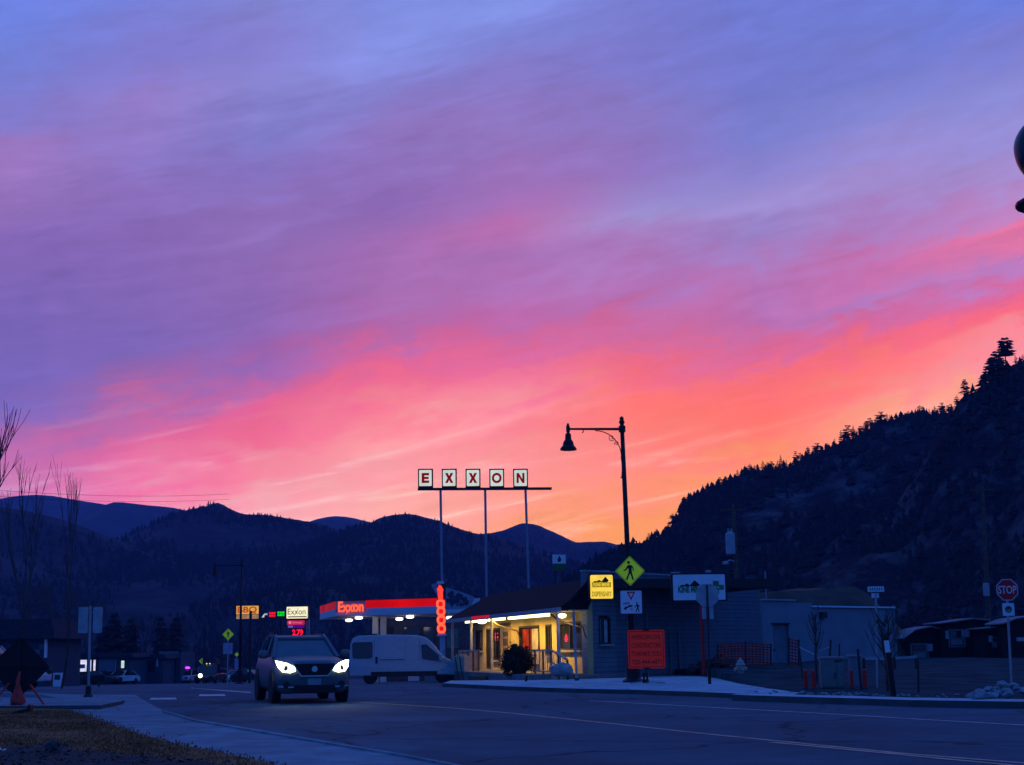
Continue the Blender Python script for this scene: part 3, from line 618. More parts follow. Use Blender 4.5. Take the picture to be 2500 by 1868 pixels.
# orange roll-up construction sign -----------------------------------
OY = 51.5
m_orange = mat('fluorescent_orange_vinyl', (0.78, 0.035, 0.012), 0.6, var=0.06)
pb_ = m_orange.node_tree.nodes['Principled BSDF']; pb_.inputs['Emission Color'].default_value = (1, 0.03, 0.01, 1); pb_.inputs['Emission Strength'].default_value = 0.07   # weak red glow added to the vinyl, standing in for its fluorescent dye
ob = gp(1576, OY, 0.13); oc = W(1578, 1585, OY); w = M(90, OY); h_ = M(93, OY)
t = thing('construction_sign', 'square orange sign with four lines of lettering on a low spring stand', 'road sign', ob, 0)
cz = oc.z - ob.z; dx = oc.x - ob.x
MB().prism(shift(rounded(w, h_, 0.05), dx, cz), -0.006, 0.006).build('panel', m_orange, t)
b = MB(); o1 = shift(rounded(w * 0.93, h_ * 0.93, 0.04), dx, cz); i1 = shift(rounded(w * 0.90, h_ * 0.90, 0.03), dx, cz); n = len(o1)
b.add([(x, -0.008, z) for x, z in o1 + i1], [(i, (i + 1) % n, n + (i + 1) % n, n + i) for i in range(n)]); b.build('border', m_ink, t)
for i, s_ in enumerate(('AMERICAN CIVIL', 'CONSTRUCTORS', 'THANKS YOU', '720-444-4471')):
    txt(s_, w * 0.80, h_ * 0.125, m_ink, t, (dx, -0.008, cz + h_ * (0.315 - 0.215 * i)), name='lettering')
for z in (cz + h_ / 2, cz - h_ / 2): MB().box((dx, -0.012, z), (0.22, 0.04, 0.06)).build('clamp', m_black, t)
b = MB(); b.bar((dx, 0.02, cz - h_ / 2), (dx, 0.02, cz + h_ / 2 + 0.02), 0.03, 0.02); b.bar((dx - w / 2, 0.02, cz), (dx + w / 2, 0.02, cz), 0.03, 0.012); b.build('cross_rib', m_dark, t)
b = MB()
for s_ in (-0.055, 0.055): b.tube([(s_, 0, 0.1), (s_, 0, 0.37)], 0.035, 8)
b.box((0, 0, 0.09), (0.22, 0.14, 0.12)); b.tube([(0, 0, 0.3), (dx, 0.02, cz - h_ / 2)], 0.018, 6); b.build('spring_stand', m_black, t)
for dx_, dy_ in ((-0.55, -0.18), (0.5, 0.35), (0.62, -0.42), (-0.4, 0.5)):
    b = MB(); b.bar((0, 0, 0.09), (dx_, dy_, 0.03), 0.05, 0.035); b.build('leg', m_grey, t)

# ------------------------------------------------------------------ the dispensary
m_stucco = mat('cream_stucco', (0.48, 0.37, 0.15), 0.9, var=0.12, scale=1.5, bump=0.2)
m_block = mat('grey_blue_block', (0.115, 0.135, 0.165), 0.9, var=0.12, scale=2, bump=0.2)
m_render = mat('grey_render', (0.16, 0.18, 0.20), 0.9, var=0.12, scale=1.2, bump=0.1)
m_roof = mat('brown_shingle', (0.020, 0.015, 0.016), 0.9, var=0.35, scale=6, bump=0.5, spec=0.1)
m_fascia = mat('painted_fascia', (0.32, 0.32, 0.33), 0.7)
m_plinth = mat('plinth_concrete', (0.15, 0.15, 0.15), 0.9)
m_tube = glow('fluorescent_tube', (255, 240, 160), 4.5, var=0.03)
m_bulb = glow('lamp_lens_white', (255, 250, 235), 5.0, var=0.02)
DA = W(1436, 1640, 64.0); DB = W(1152, 1650, 84.0)           # roof-line corner and far end of the shop front
A2, B2 = Vector((DA.x, 64.0)), Vector((DB.x, 84.0))
ud = (B2 - A2).normalized(); nd = Vector((-ud.y, ud.x)); nd = nd if nd.x < 0 or nd.y < 0 else -nd
if nd.dot(Vector((0, -1))) < 0: nd = -nd
FL = (B2 - A2).length
base_z = 0.28
D = thing('dispensary_building', 'low dispensary with dark mansard roof and brightly lit cream shop front', 'building', (A2.x, A2.y, base_z), 0)
def dl(s, out, z): p = ud * s + nd * out; return Vector((p.x, p.y, z))      # along the front, outwards, height
def dbox(b, s0, s1, o0, o1, z0, z1, m=0):
    vs = [dl(s, o, z) for s in (s0, s1) for o in (o0, o1) for z in (z0, z1)]
    b.add(vs, [(0, 1, 3, 2), (4, 6, 7, 5), (0, 4, 5, 1), (2, 3, 7, 6), (0, 2, 6, 4), (1, 5, 7, 3)], m); return b
def gz(s): p = A2 + ud * s; return zg(p.x, p.y) - base_z
# facade runs 0..FL at out = 0; the roof overhangs to out = 1.5
EAVE, RIDGE = W(1392, 1484, 64.5).z - base_z, W(1427, 1411, 65.5).z - base_z
OVER = 1.35
def fs(px, out=0.0):                                   # distance along the shop front seen at a photo column
    d = ray(px, 1550); k = d.x / d.y; a_ = A2 + nd * out
    return (a_.x - k * a_.y) / (k * ud.y - ud.x)
holes = [(fs(1421), fs(1366), 1.0, 2.2, 'window'), (fs(1347), fs(1334), 0.75, 2.15, 'window'), (fs(1317), fs(1269), 0.12, 2.15, 'door'), (fs(1221), fs(1203), 0.5, 2.15, 'window'), (fs(1199), fs(1189), 0.05, 2.15, 'door'), (fs(1178), fs(1163), 1.0, 2.1, 'window')]
b = MB(); s_prev = 0.0
for s0, s1, z0, z1, kd in holes:
    dbox(b, s_prev, s0, 0, -0.25, -0.7, EAVE + 0.3); dbox(b, s0, s1, 0, -0.25, -0.7, z0); dbox(b, s0, s1, 0, -0.25, z1, EAVE + 0.3); s_prev = s1
dbox(b, s_prev, FL, 0, -0.25, -0.7, EAVE + 0.3)
b.build('front_wall', m_stucco, D)
b = MB(); dbox(b, -0.3, FL, 2.7, 0.02, -0.7, 0.0); b.build('porch_floor', m_plinth, D)
m_room = mat('dim_interior', (0.08, 0.07, 0.06), 0.9)
m_litwin = glow('lit_window_warm', (150, 120, 70), 0.55, var=0.5, scale=2.5)
m_frame = mat('dark_window_frame', (0.03, 0.026, 0.024), 0.6)
for s0, s1, z0, z1, kd in holes:
    b = MB(); fw = 0.07
    for a_ in ((s0 - 0.02, s0 + fw, z0, z1), (s1 - fw, s1 + 0.02, z0, z1), (s0, s1, z1 - fw, z1 + 0.02), (s0, s1, z0, z0 + fw)): dbox(b, a_[0], a_[1], 0.05, -0.12, a_[2], a_[3])
    if kd == 'window' or s1 - s0 > 1.5: dbox(b, (s0 + s1) / 2 - 0.04, (s0 + s1) / 2 + 0.04, 0.04, -0.12, z0, z1)
    fr = b.build('window' if kd == 'window' else 'door', m_frame, D)
    b = MB(); dbox(b, s0 + fw, s1 - fw, -0.06, -0.08, z0 + fw, z1 - fw); b.build('pane', m_glass, fr)
    if kd == 'window': b = MB(); dbox(b, s0 - 0.06, s1 + 0.06, 0.14, -0.02, z0 - 0.09, z0 - 0.01); b.build('sill', m_fascia, fr)
# things seen in the windows: posters, a red curtain and red neon leaves
def panel(name, s0, s1, z0, z1, m, out=-0.05, parent=D): b = MB(); dbox(b, s0, s1, out, out - 0.015, z0, z1); return b.build(name, m, parent)
panel('red_door_panel', fs(1294), fs(1274), 0.30, 2.02, glow('red_lit_door', (212, 62, 20), 0.75, var=0.6, scale=2.0), -0.045)
panel('poster', fs(1314), fs(1296), 0.35, 2.02, mat('pale_poster', (0.42, 0.36, 0.28), 0.8, var=0.3, scale=3), -0.045)
panel('poster', fs(1246), fs(1226), 0.4, 2.2, mat('tan_poster', (0.46, 0.32, 0.14), 0.8, var=0.5, scale=4), 0.035)
panel('poster', fs(1344), fs(1338), 0.9, 2.05, mat('green_poster', (0.36, 0.34, 0.16), 0.8, var=0.4, scale=4), -0.045)
panel('poster', fs(1175), fs(1167), 1.15, 2.0, bpy.data.materials['pale_poster'], -0.045)
b = MB(); dbox(b, fs(1247), fs(1225), 0.06, 0.0, 2.26, 2.40); b.build('notice_strip', m_wood, D)
for i_, (zz0, zz1) in enumerate(((0.6, 1.1), (1.25, 1.6), (1.7, 1.95))): b = MB(); dbox(b, fs(1242), fs(1230), 0.055, 0.036, zz0, zz1); b.build('poster_print', mat('poster_brown', (.16, .09, .03), .8, var=.5, scale=6) if i_ == 0 else bpy.data.materials['poster_brown'], D)
m_neon = glow('red_neon', (255, 40, 60), 2.2, var=0.1)
def leaf_sign(s, z, r):
    b = MB()
    for k in range(7):
        a = R(90 + (k - 3) * 40); L_ = r * (1.0 - 0.12 * abs(k - 3)); dx, dz = math.cos(a) * L_, math.sin(a) * L_; px, pz = -math.sin(a) * r * .2, math.cos(a) * r * .2
        vs = [dl(s, -0.03, z), dl(s + dx * .5 + px, -0.03, z + dz * .5 + pz), dl(s + dx, -0.03, z + dz), dl(s + dx * .5 - px, -0.03, z + dz * .5 - pz)]
        vs += [v + Vector((nd.x, nd.y, 0)) * -0.015 for v in vs]
        b.add(vs, [(0, 1, 2, 3), (7, 6, 5, 4), (0, 4, 5, 1), (1, 5, 6, 2), (2, 6, 7, 3), (3, 7, 4, 0)])
    b.build('neon_leaf', m_neon, D)
leaf_sign(fs(1380), 1.45, 0.26); leaf_sign(fs(1210), 1.65, 0.40)
# porch roof: sloping mansard with hipped ends
HB = 2.4                                                   # ridge set-back
e0, e1 = dl(-0.55 + 0.0, OVER, EAVE), dl(FL + 0.3, OVER, EAVE - 0.05)
r0, r1 = dl(0.1, -HB + 1.6, RIDGE), dl(FL - 1.2, -HB + 1.6, RIDGE - 0.05)
bk0 = W(1437, 1484, 64.0); bk0 = Vector((bk0.x - A2.x, 0.0, EAVE)); bk0t = Vector((bk0.x, bk0.y + 0.0, RIDGE))
b = MB()
th = Vector((0, 0, -0.16))
lb_ = dl(FL + 0.2, -1.4, EAVE - 0.05)
vs = [e0, e1, r1, r0, bk0, bk0t, lb_]
b.add(vs, [(0, 1, 2, 3), (0, 3, 5, 4), (1, 6, 2)]); b.add([v + th for v in vs], [(3, 2, 1, 0), (4, 5, 3, 0), (2, 6, 1)])
b.build('mansard_roof', m_roof, D, fix=False)
b = MB(); b.bar(e0 + Vector((0, 0, -0.10)), e1 + Vector((0, 0, -0.10)), 0.06, 0.20); b.build('fascia', m_fascia, D)
b = MB(); dbox(b, -0.4, FL, OVER - 0.05, -0.0, EAVE - 0.16, EAVE - 0.11); b.build('porch_ceiling', m_stucco, D)
b = MB(); dbox(b, 0.1, FL - 1.2, -HB + 1.6, -9, RIDGE - 0.5, RIDGE - 0.1); b.build('flat_roof', m_dark, D)
# tube lights along the porch ceiling
for s0, s1 in ((fs(1341, 1.1), fs(1290, 1.1)), (fs(1289, 1.1), fs(1243, 1.1)), (fs(1232, 1.1), fs(1214, 1.1)), (fs(1212, 1.1), fs(1194, 1.1)), (fs(1163, 1.1), fs(1138, 1.1))):
    t = b = MB(); p, q = dl(s0, OVER - 0.25, EAVE - 0.26), dl(s1, OVER - 0.25, EAVE - 0.26)
    b.bar(p, q, 0.10, 0.13); b.build('tube_light', m_tube, D)
    ld = bpy.data.lights.new('tube_light_lamp', 'AREA'); ld.shape = 'RECTANGLE'; ld.size = s1 - s0; ld.size_y = 0.12; ld.energy = 26 * (s1 - s0); ld.color = (1, 0.56, 0.07); ld.spread = R(120)
    lo = bpy.data.objects.new('tube_light_lamp', ld); col.objects.link(lo); lo.parent = D
    lo.location = (p + q) / 2 + Vector((0, 0, -0.09)); dn = Vector((-nd.x * .55, -nd.y * .55, -1)).normalized(); lx_ = Vector((ud.x, ud.y, 0)); ly_ = (-dn).cross(lx_)
    lo.rotation_euler = Matrix(((lx_.x, ly_.x, -dn.x), (lx_.y, ly_.y, -dn.y), (lx_.z, ly_.z, -dn.z))).to_euler()
for s0 in (fs(1177, 1.05),):
    b = MB(); b.lathe([(0.05, 0.12), (0.24, 0.08), (0.28, 0), (0.2, -0.1), (0.05, -0.14)], 12, dl(s0, OVER - 0.3, EAVE - 0.28)); b.build('globe_light', m_bulb, D)
b = MB(); b.lathe([(0.04, 0.10), (0.15, 0.06), (0.18, 0), (0.13, -0.07), (0.03, -0.10)], 12, dl(-0.45, OVER - 0.1, EAVE - 0.36)); b.build('globe_light', m_bulb, D)
ld = bpy.data.lights.new('globe_lamp', 'POINT'); ld.energy = 16; ld.color = (1, .82, .5); ld.shadow_soft_size = 0.15
lo = bpy.data.objects.new('globe_lamp', ld); col.objects.link(lo); lo.parent = D; lo.location = dl(0.35, OVER - 0.5, EAVE - 0.75)
# glowing red strip in place of the far tube's light on the soffit
b = MB(); p, q = dl(fs(1194, 1.4), OVER + 0.04, EAVE - 0.10), dl(fs(1152, 1.4), OVER + 0.04, EAVE - 0.10); b.bar(p, q, 0.03, 0.14); b.build('red_soffit_glow', glow('red_strip', (214, 30, 60), 0.7), D)
# posts and braces
m_post = mat('porch_post', (0.45, 0.42, 0.38), 0.7)
for s in (0.35, fs(1200, 1.2), fs(1150, 1.2), FL - 0.4):
    b = MB(); dbox(b, s - 0.06, s + 0.06, OVER - 0.1, OVER - 0.22, gz(s) - 0.05, EAVE - 0.1); b.build('porch_post', m_post, D)
for s in (0.6, 11.0):
    b = MB(); b.tube([dl(s + 1.0, OVER - 0.2, EAVE - 0.25), dl(s + 0.3, OVER - 0.4, EAVE - 0.55), dl(s - 0.6, 0.2, EAVE - 0.85), dl(s - 0.7, 0.1, EAVE - 1.3)], 0.04, 6); b.build('conduit', m_wood, D)
# ramp rail with balusters
m_rail = mat('painted_rail', (0.42, 0.36, 0.27), 0.7)
def railing(s0, s1, z, slope=0.0):
    b = MB(); b.bar(dl(s0, 1.7, z), dl(s1, 1.7, z + slope), 0.06, 0.08); b.bar(dl(s0, 1.7, 0.12), dl(s1, 1.7, 0.12 + slope), 0.05, 0.06); b.build('handrail', m_rail, D)
    k = max(2, int((s1 - s0) / 0.28)); src = None
    for i in range(k + 1):
        f = i / k; s = s0 + (s1 - s0) * f
        b = MB(); b.bar(dl(s, 1.7, -0.3), dl(s, 1.7, z + slope * f), 0.04 if i % 4 else 0.09); b.build('baluster', m_rail if i % 4 else m_wood, D)
railing(fs(1345, 1.7), fs(1296, 1.7), 1.0); railing(fs(1384, 1.7), fs(1346, 1.7), 0.62, 0.38); railing(fs(1168, 1.7), fs(1120, 1.7), 1.0)
for px_ in (1120, 1131, 1142):
    s_ = fs(px_, 2.4); b = MB(); dbox(b, s_ - .45, s_ + .45, 2.7, 2.3, gz(s_), .75 + .1 * (px_ % 2)); b.build('pale_screen', m_rail, D)
    b = MB(); b.bar(dl(s_ - .45, 2.72, gz(s_)), dl(s_ + .45, 2.72, .7), .06); b.build('screen_brace', m_wood, D)
b = MB(); dbox(b, fs(1196, 2.6), fs(1172, 2.6), 2.3, 3.2, -0.9, -0.15); b.build('planter_box', m_wood, D)
# main block, dark side wall
CX2 = W(1862, 1620, 76.0)
b0, b1 = Vector((DA.x, 64.0)), Vector((CX2.x, 76.0)); ws = (b1 - b0); wl = ws.length; wu = ws.normalized(); wn = Vector((wu.y, -wu.x))
wallrot = math.atan2(wu.y, wu.x)
def wz(px, py, f): p = b0 + ws * f; return W(px, py, p.y).z - base_z
SW = thing('dispensary_side_wall', 'long dark blue grey block wall stepping down behind the white roadside sign', 'building', (b0.x, b0.y, base_z), wallrot)
def fx(px):   # distance along the wall seen at a photo column
    d = ray(px, 1550); k = d.x / d.y
    return (b0.x - k * b0.y) / (k * wu.y - wu.x)
tops = [(0.0, fx(1505), W(1470, 1396, 64.6).z - base_z), (fx(1505), fx(1776), W(1600, 1400, 67).z - base_z), (fx(1776), fx(1800), W(1785, 1426, 73).z - base_z), (fx(1800), wl, W(1830, 1435, 75).z - base_z)]
WIN = (fx(1463), fx(1489), W(1475, 1571, 64.6).z - base_z, W(1475, 1510, 64.6).z - base_z)
for x0, x1, zt in tops:
    z = -0.75; i = 0
    while z < zt - 0.02:
        z1_ = min(z + 0.2, zt)
        b = MB()
        if x0 == 0.0 and z1_ > WIN[2] and z < WIN[3]: spans = [(x0, WIN[0]), (WIN[1], x1)]
        else: spans = [(x0, x1)]
        for q0, q1 in spans: b.box(((q0 + q1) / 2, 0.15, (z + z1_) / 2), (q1 - q0 - 0.004, 0.3 + (i % 3) * 0.004, z1_ - z - 0.014))
        b.build('block_course', m_block if x0 > 0 else m_render, SW); z = z1_; i += 1
    MB().box(((x0 + x1) / 2, 0.15, zt + 0.03), (x1 - x0 + 0.02, 0.36, 0.06)).build('coping', m_fascia, SW)
MB().box((wl / 2, 0.2, 1.2), (wl - 0.1, 0.15, 3.8)).build('core_wall', m_dark, SW)
rbk = MB(); pb = [b0 + wu * .3 + Vector((-.05, .9)), b1 + Vector((-.4, .2)), b1 + Vector((-4, 9)), B2 + Vector((3.5, 4)), B2 + Vector((.9, .1))]
rbk.slab([tuple(p) for p in pb], -.4, RIDGE + base_z - .25); rb_o = rbk.build('rear_block', m_block, D); rb_o.matrix_parent_inverse = Matrix.Translation(D.location).inverted()
b = MB(); x0, x1, z0, z1 = WIN; fw = 0.05
for c_, d_ in ((((x0 + x1) / 2, 0.02, z1), (x1 - x0 + .1, .1, .06)), (((x0 + x1) / 2, 0.02, z0), (x1 - x0 + .1, .1, .06)), ((x0, 0.02, (z0 + z1) / 2), (.06, .1, z1 - z0)), ((x1, 0.02, (z0 + z1) / 2), (.06, .1, z1 - z0)), (((x0 + x1) / 2, 0.05, (z0 + z1) / 2), (.03, .05, z1 - z0))): b.box(c_, d_)
fr = b.build('window', m_frame, SW)
MB().box(((x0 + x1) / 2, 0.10, (z0 + z1) / 2), (x1 - x0, 0.02, z1 - z0)).build('pane', m_glass, fr)
MB().box((x0 + (x1 - x0) * .7, 0.085, (z0 + z1) / 2), ((x1 - x0) * .45, 0.01, (z1 - z0) * .92)).build('blind', mat('window_blind', (0.5, 0.45, 0.40), 0.8, var=0.25), fr)
MB().box(((x0 + x1) / 2, -0.08, z0 - 0.07), (x1 - x0 + 0.2, 0.16, 0.07)).build('sill', m_fascia, fr)
b = MB(); b.box((wl * 0.06, -0.35, -0.20), (fx(1550) * 1.0, 0.7, 0.35)); b.build('plinth', m_plinth, SW)
for px in (1577, 1633, 1655):
    x = fx(px); MB().tube([(x, -0.06, -0.2), (x, -0.06, wz(px, 1490 if px == 1577 else 1540, x / wl))], 0.05, 6).build('pipe', m_render, SW)
b = MB(); b.box((fx(1650), -0.1, tops[1][2] + 0.1), (0.35, 0.3, 0.14)); b.build('roof_vent', m_fascia, SW)
t = thing('roof_fan_unit', 'pale flat roof unit showing just above the lit yellow sign', 'roof unit', W(1462, 1400, 66.5), 0)
MB().box((0, 0, 0.06), (M(50, 66), 0.8, 0.10)).build('lid', m_fascia, t); MB().box((0, 0, -0.2), (M(40, 66), 0.7, 0.5)).build('housing', m_render, t)

# lit yellow wall sign
YS = W(1468, 1433, 63.1); w = M(60, 63.1); h_ = M(62, 63.1)
t = thing('dispensary_light_box', 'glowing yellow square sign with mountains on the building corner', 'lit sign', YS, R(4))
MB().prism(rounded(w * 1.06, h_ * 1.06, 0.05), -0.10, 0.12).build('case', m_black, t)
MB().prism(rounded(w * 0.93, h_ * 0.93, 0.06), -0.115, -0.102).build('light_panel', glow('yellow_lit_panel', (252, 214, 84), 1.0, var=0.10), t)
m_olive = glow('lit_olive_print', (168, 142, 12), 0.9, var=0.25, scale=9); m_brownp = mat('brown_print', (0.07, 0.03, 0.012), 0.7)
b = MB(); b.prism([(x * w, z * h_) for x, z in [(-0.34, 0.20), (-0.26, 0.235), (-0.20, 0.215), (-0.10, 0.275), (0.0, 0.22), (0.03, 0.24), (0.16, 0.40), (0.30, 0.24), (0.22, 0.17), (0.16, 0.15), (0.02, 0.19), (-0.20, 0.18), (-0.34, 0.17)]], -0.122, -0.117); b.build('mountain_print', m_brownp, t)
MB().box((0, -0.119, 0.08 * h_), (w * 0.78, 0.006, h_ * 0.20)).build('name_band', m_olive, t)
txt('KINE MINE', w * 0.66, h_ * 0.13, glow('lit_pale_print', (246, 214, 70), 0.9), t, (0, -0.124, 0.09 * h_), depth=0.002, bold=0.02)
txt('DISPENSARY', w * 0.80, h_ * 0.20, m_olive, t, (0, -0.119, -0.28 * h_), bold=0.03)
for z_ in (.2, -.2): MB().bar((0, 0.12, z_), (0, 0.7, z_), 0.05).build('bracket', m_black, t)

# small roadside board on legs behind the mansard roof
c = W(1365, 1374, 74); w, h_ = M(34, 74), M(40, 74)
t = thing('leaf_billboard', 'small tilted white and green board with a leaf on two posts behind the roof', 'sign', c, R(20))
b = MB(); b.prism([(-w / 2, h_ * .5), (w / 2, h_ * .5), (w / 2, -h_ * .05), (-w / 2, -h_ * .05)], -0.03, 0.03); b.build('white_panel', m_signw, t)
b = MB(); b.prism([(-w / 2, -h_ * .06), (w / 2, -h_ * .06), (w / 2, -h_ * .5), (-w / 2, -h_ * .5)], -0.03, 0.03); b.build('green_panel', mat('green_panel', (0.03, 0.12, 0.05), 0.6), t)
b = MB(); b.prism([(x * w, z * h_) for x, z in [(0, .45), (.09, .33), (.15, .2), (.1, .07), (0.02, 0.04), (-.1, .06), (-.15, .16), (-.1, .28), (-.05, .3)]], -0.04, -0.032); b.build('leaf_print', m_ink, t)
for s in (-0.28, 0.28): MB().bar((s * w, 0.05, h_ * .3), (s * w, 0.05, -h_ * .5 - 1.6), 0.07).build('post', m_dark, t)

# ------------------------------------------------------------------ rear grey building
RY = 90.0
ra, rb = W(1866, 1610, 84), W(2188, 1610, 93)
a2, b2 = Vector((ra.x, 84)), Vector((rb.x, 93)); u = (b2 - a2); rl = u.length; ru = u.normalized()
RB = thing('rear_building', 'plain pale grey rendered building with a door behind the bare saplings', 'building', (a2.x, a2.y, 0), math.atan2(ru.y, ru.x))
def rx_(px): d = ray(px, 1550); k = d.x / d.y; return (a2.x - k * a2.y) / (k * ru.y - ru.x)
m_rr = mat('pale_grey_render', (0.20, 0.22, 0.25), 0.9, var=0.1, scale=0.8)
def rz_(px, py): x = rx_(px); p = a2 + ru * x; return W(px, py, p.y).z
d0, d1 = rx_(1887), rx_(1926); zt = rz_(1900, 1466); dz = rz_(1905, 1524)
b = MB()
b.box((d0 / 2, 0.15, zt / 2), (d0, 0.3, zt)); b.box(((d0 + d1) / 2, 0.15, (dz + zt) / 2), (d1 - d0, 0.3, zt - dz))
xm = rx_(1985); z2 = rz_(2080, 1484)
b.box(((d1 + xm) / 2, 0.15, zt / 2 - 0.05), (xm - d1, 0.3, zt - 0.1)); b.box(((xm + rl) / 2, 0.15, z2 / 2), (rl - xm, 0.3, z2)); b.box((rl / 2, 4, z2 / 2 - .1), (rl - .1, 7.4, z2 - .2))
b.build('wall', m_rr, RB)
b = MB(); b.box(((d0 + d1) / 2, 0.16, dz / 2), (d1 - d0 - 0.1, 0.06, dz - 0.03)); dr = b.build('door', mat('grey_door', (0.13, 0.15, 0.18), 0.6), RB)
MB().bar((d0 + 0.2, 0.1, 1.0), (d0 + 0.2, 0.1, 1.15), 0.05).build('handle', m_dark, dr)
MB().box(((d0 + d1) / 2, 0.05, dz + 0.04), (d1 - d0 + 0.2, 0.24, 0.08)).build('door_lintel', m_dark, RB)
b = MB(); b.box(((xm + rl) / 2, 0.1, z2 + 0.05), (rl - xm + .1, 0.5, 0.09)); b.build('parapet_cap', m_signw, RB)
b = MB(); b.box((rx_(1920) * 0.7, 0.1, zt + 0.03), (rx_(1945), 0.45, 0.08)); b.build('parapet_cap', m_fascia, RB)
MB().box((rx_(2008), -0.1, rz_(2008, 1502)), (0.5, 0.3, 0.35)).build('wall_vent', m_dark, RB)
MB().tube([(rx_(2182), -0.1, 0), (rx_(2182), -0.1, z2 + 0.2)], 0.06, 6).build('downpipe', m_rr, RB)
bx0 = W(1850, 1500, 100).x
grid_mesh('grass_bank', [bx0 + k * 0.9 for k in range(22)], [97 + k * 3 for k in range(12)], lambda x, y: -.3 + (4.9 + (x - bx0) * .09 + (y - 97) * .02 + .35 * noise.noise((x * .3, y * .2, 2))) * smooth01((y - 96) / 7) * smooth01((bx0 + 13.5 - x) / 7), mat('olive_bank', (.075, .045, .030), .95, var=.4, scale=.8))

# ------------------------------------------------------------------ white roadside sign on a red post
BY = 62.0
c = W(1706, 1434, BY); w, h_ = M(134, BY), M(66, BY); gb = gp(1713, BY, 0.2)
t = thing('dispensary_roadside_sign', 'wide white sign board with mountains and green cross on a red post', 'sign', (c.x, c.y, gb.z), R(3))
cz = c.z - gb.z
MB().prism(shift(rounded(w * 1.03, h_ * 1.05, 0.06), 0, cz), -0.08, 0.12).build('case', m_black, t)
MB().prism(shift(rounded(w * 0.96, h_ * 0.94, 0.04), 0, cz), -0.095, -0.082).build('face', m_signw, t)
m_green = mat('green_print', (0.035, 0.20, 0.06), 0.6)
b = MB(); b.prism([(x * w, z * h_ + cz) for x, z in [(-0.36, 0.06), (-0.30, 0.10), (-0.27, 0.08), (-0.23, 0.15), (-0.17, 0.08), (-0.08, 0.26), (0.02, 0.08), (-0.04, 0.02), (-0.1, 0.0), (-0.14, 0.05), (-0.34, 0.03)]], -0.102, -0.098); b.build('mountain_print', m_ink, t)
b = MB(); x, z = 0.31, -0.01
for dx, dz in ((0.055, 0.24), (0.145, 0.09)): b.prism([((x - dx) * w, (z - dz) * h_ + cz), ((x + dx) * w, (z - dz) * h_ + cz), ((x + dx) * w, (z + dz) * h_ + cz), ((x - dx) * w, (z + dz) * h_ + cz)], -0.100 - dx * .02, -0.097)
b.build('green_cross', m_green, t)
txt('21+', w * 0.13, h_ * 0.13, m_signw, t, (x * w, -0.107, z * h_ + cz), bold=0.02, depth=0.002)
txt('KINE MINE', w * 0.46, h_ * 0.24, m_green, t, (-0.16 * w, -0.101, -0.08 * h_ + cz), bold=0.05, depth=0.002)
b = MB(); b.tube([(M(5, BY), 0.02, 0), (M(5, BY), 0.02, cz - h_ / 2)], M(4.6, BY), 10); b.build('post', mat('red_post', (0.5, 0.012, 0.015), 0.6), t)
MB().box((M(25, BY), 0, cz + h_ / 2 + 0.1), (0.22, 0.1, 0.10)).build('top_lamp', m_fascia, t)

# stop sign seen from behind on its post
SY = 50.0
p0 = gp(1731, SY, 0.13); c = W(1726, 1454, SY)
t = thing('octagonal_sign', 'octagonal sign seen from behind with two plates under it on thin post', 'road sign', p0, 0)
dx, cz = c.x - p0.x, c.z - p0.z; rr = M(30, SY)
b = MB(); b.prism([(dx + rr * math.cos(R(22.5 + 45 * i)), cz + rr * math.sin(R(22.5 + 45 * i))) for i in range(8)], -0.06, -0.055); b.build('plate', m_alu, t)
for s, nm in ((-1, 'side_plate'), (1, 'side_plate')):
    MB().box((dx + s * M(9.2, SY), -0.05, W(1726, 1497, SY).z - p0.z), (M(10, SY), 0.006, M(28, SY))).build(nm, m_alu, t)
MB().bar((dx, -0.085, cz + rr * 0.85), (dx, -0.085, cz - rr * 1.6), 0.055, 0.05).bar((dx * .8, -0.085, cz - rr * 1.6), (0, -0.085, 0.0), 0.05, 0.05).build('post', m_dark, t)
MB().bar((0.002, -0.085, -0.05), (0, -0.085, M(42, SY)), 0.10, 0.10).build('post_sleeve', m_black, t)

# slim bracket lamp post in front of the shop
p0 = gp(1408, 58, 0.13); tp = W(1400, 1492, 58)
t = thing('slim_sign_post', 'thin pale metal post standing on the pavement before the shop front', 'post', p0, 0)
MB().tube([(0, 0, -0.05), (tp.x - p0.x, 0, tp.z - p0.z)], [0.05, 0.05], 8).build('pole', m_alu, t)
MB().lathe([(0.09, -0.02), (0.09, 0.05), (0.055, 0.09)], 8).build('base', m_dark, t)

# ------------------------------------------------------------------ planting by the shop front
m_bush = mat('dark_evergreen', (0.018, 0.024, 0.018), 0.95, var=0.4, spec=0.05)
bc = W(1263, 1614, 66); br = M(41, 66)
t = thing('round_bush', 'dark ball shaped clipped shrub in front of the lit shop', 'shrub', (bc.x, 66, zg(bc.x, 66)), 0)
b = MB(); r = random.Random(5)
for i in range(3000):
    d = Vector((r.gauss(0, 1), r.gauss(0, 1), r.gauss(0, 1))).normalized(); q = d * br * (r.uniform(0.55, 1.04) if r.random() < .93 else r.uniform(1.0, 1.22)) * (0.92 + 0.24 * noise.noise(d * 2.2)); q.z += bc.z - zg(bc.x, 66)
    if q.z < 0.05: continue
    s = r.uniform(0.05, 0.13); a = Vector((r.gauss(0, 1), r.gauss(0, 1), r.gauss(0, 1))).normalized() * s; c_ = d.cross(a) * 0.5
    b.add([q - a, q + c_, q + a, q - c_], [(0, 1, 2, 3)])
b.build('foliage', m_bush, t, fix=False)
MB().tube([(0, 0, -0.1), (0.05, 0, bc.z - zg(bc.x, 66))], [0.07, 0.04], 6).build('trunk', m_bark, t)
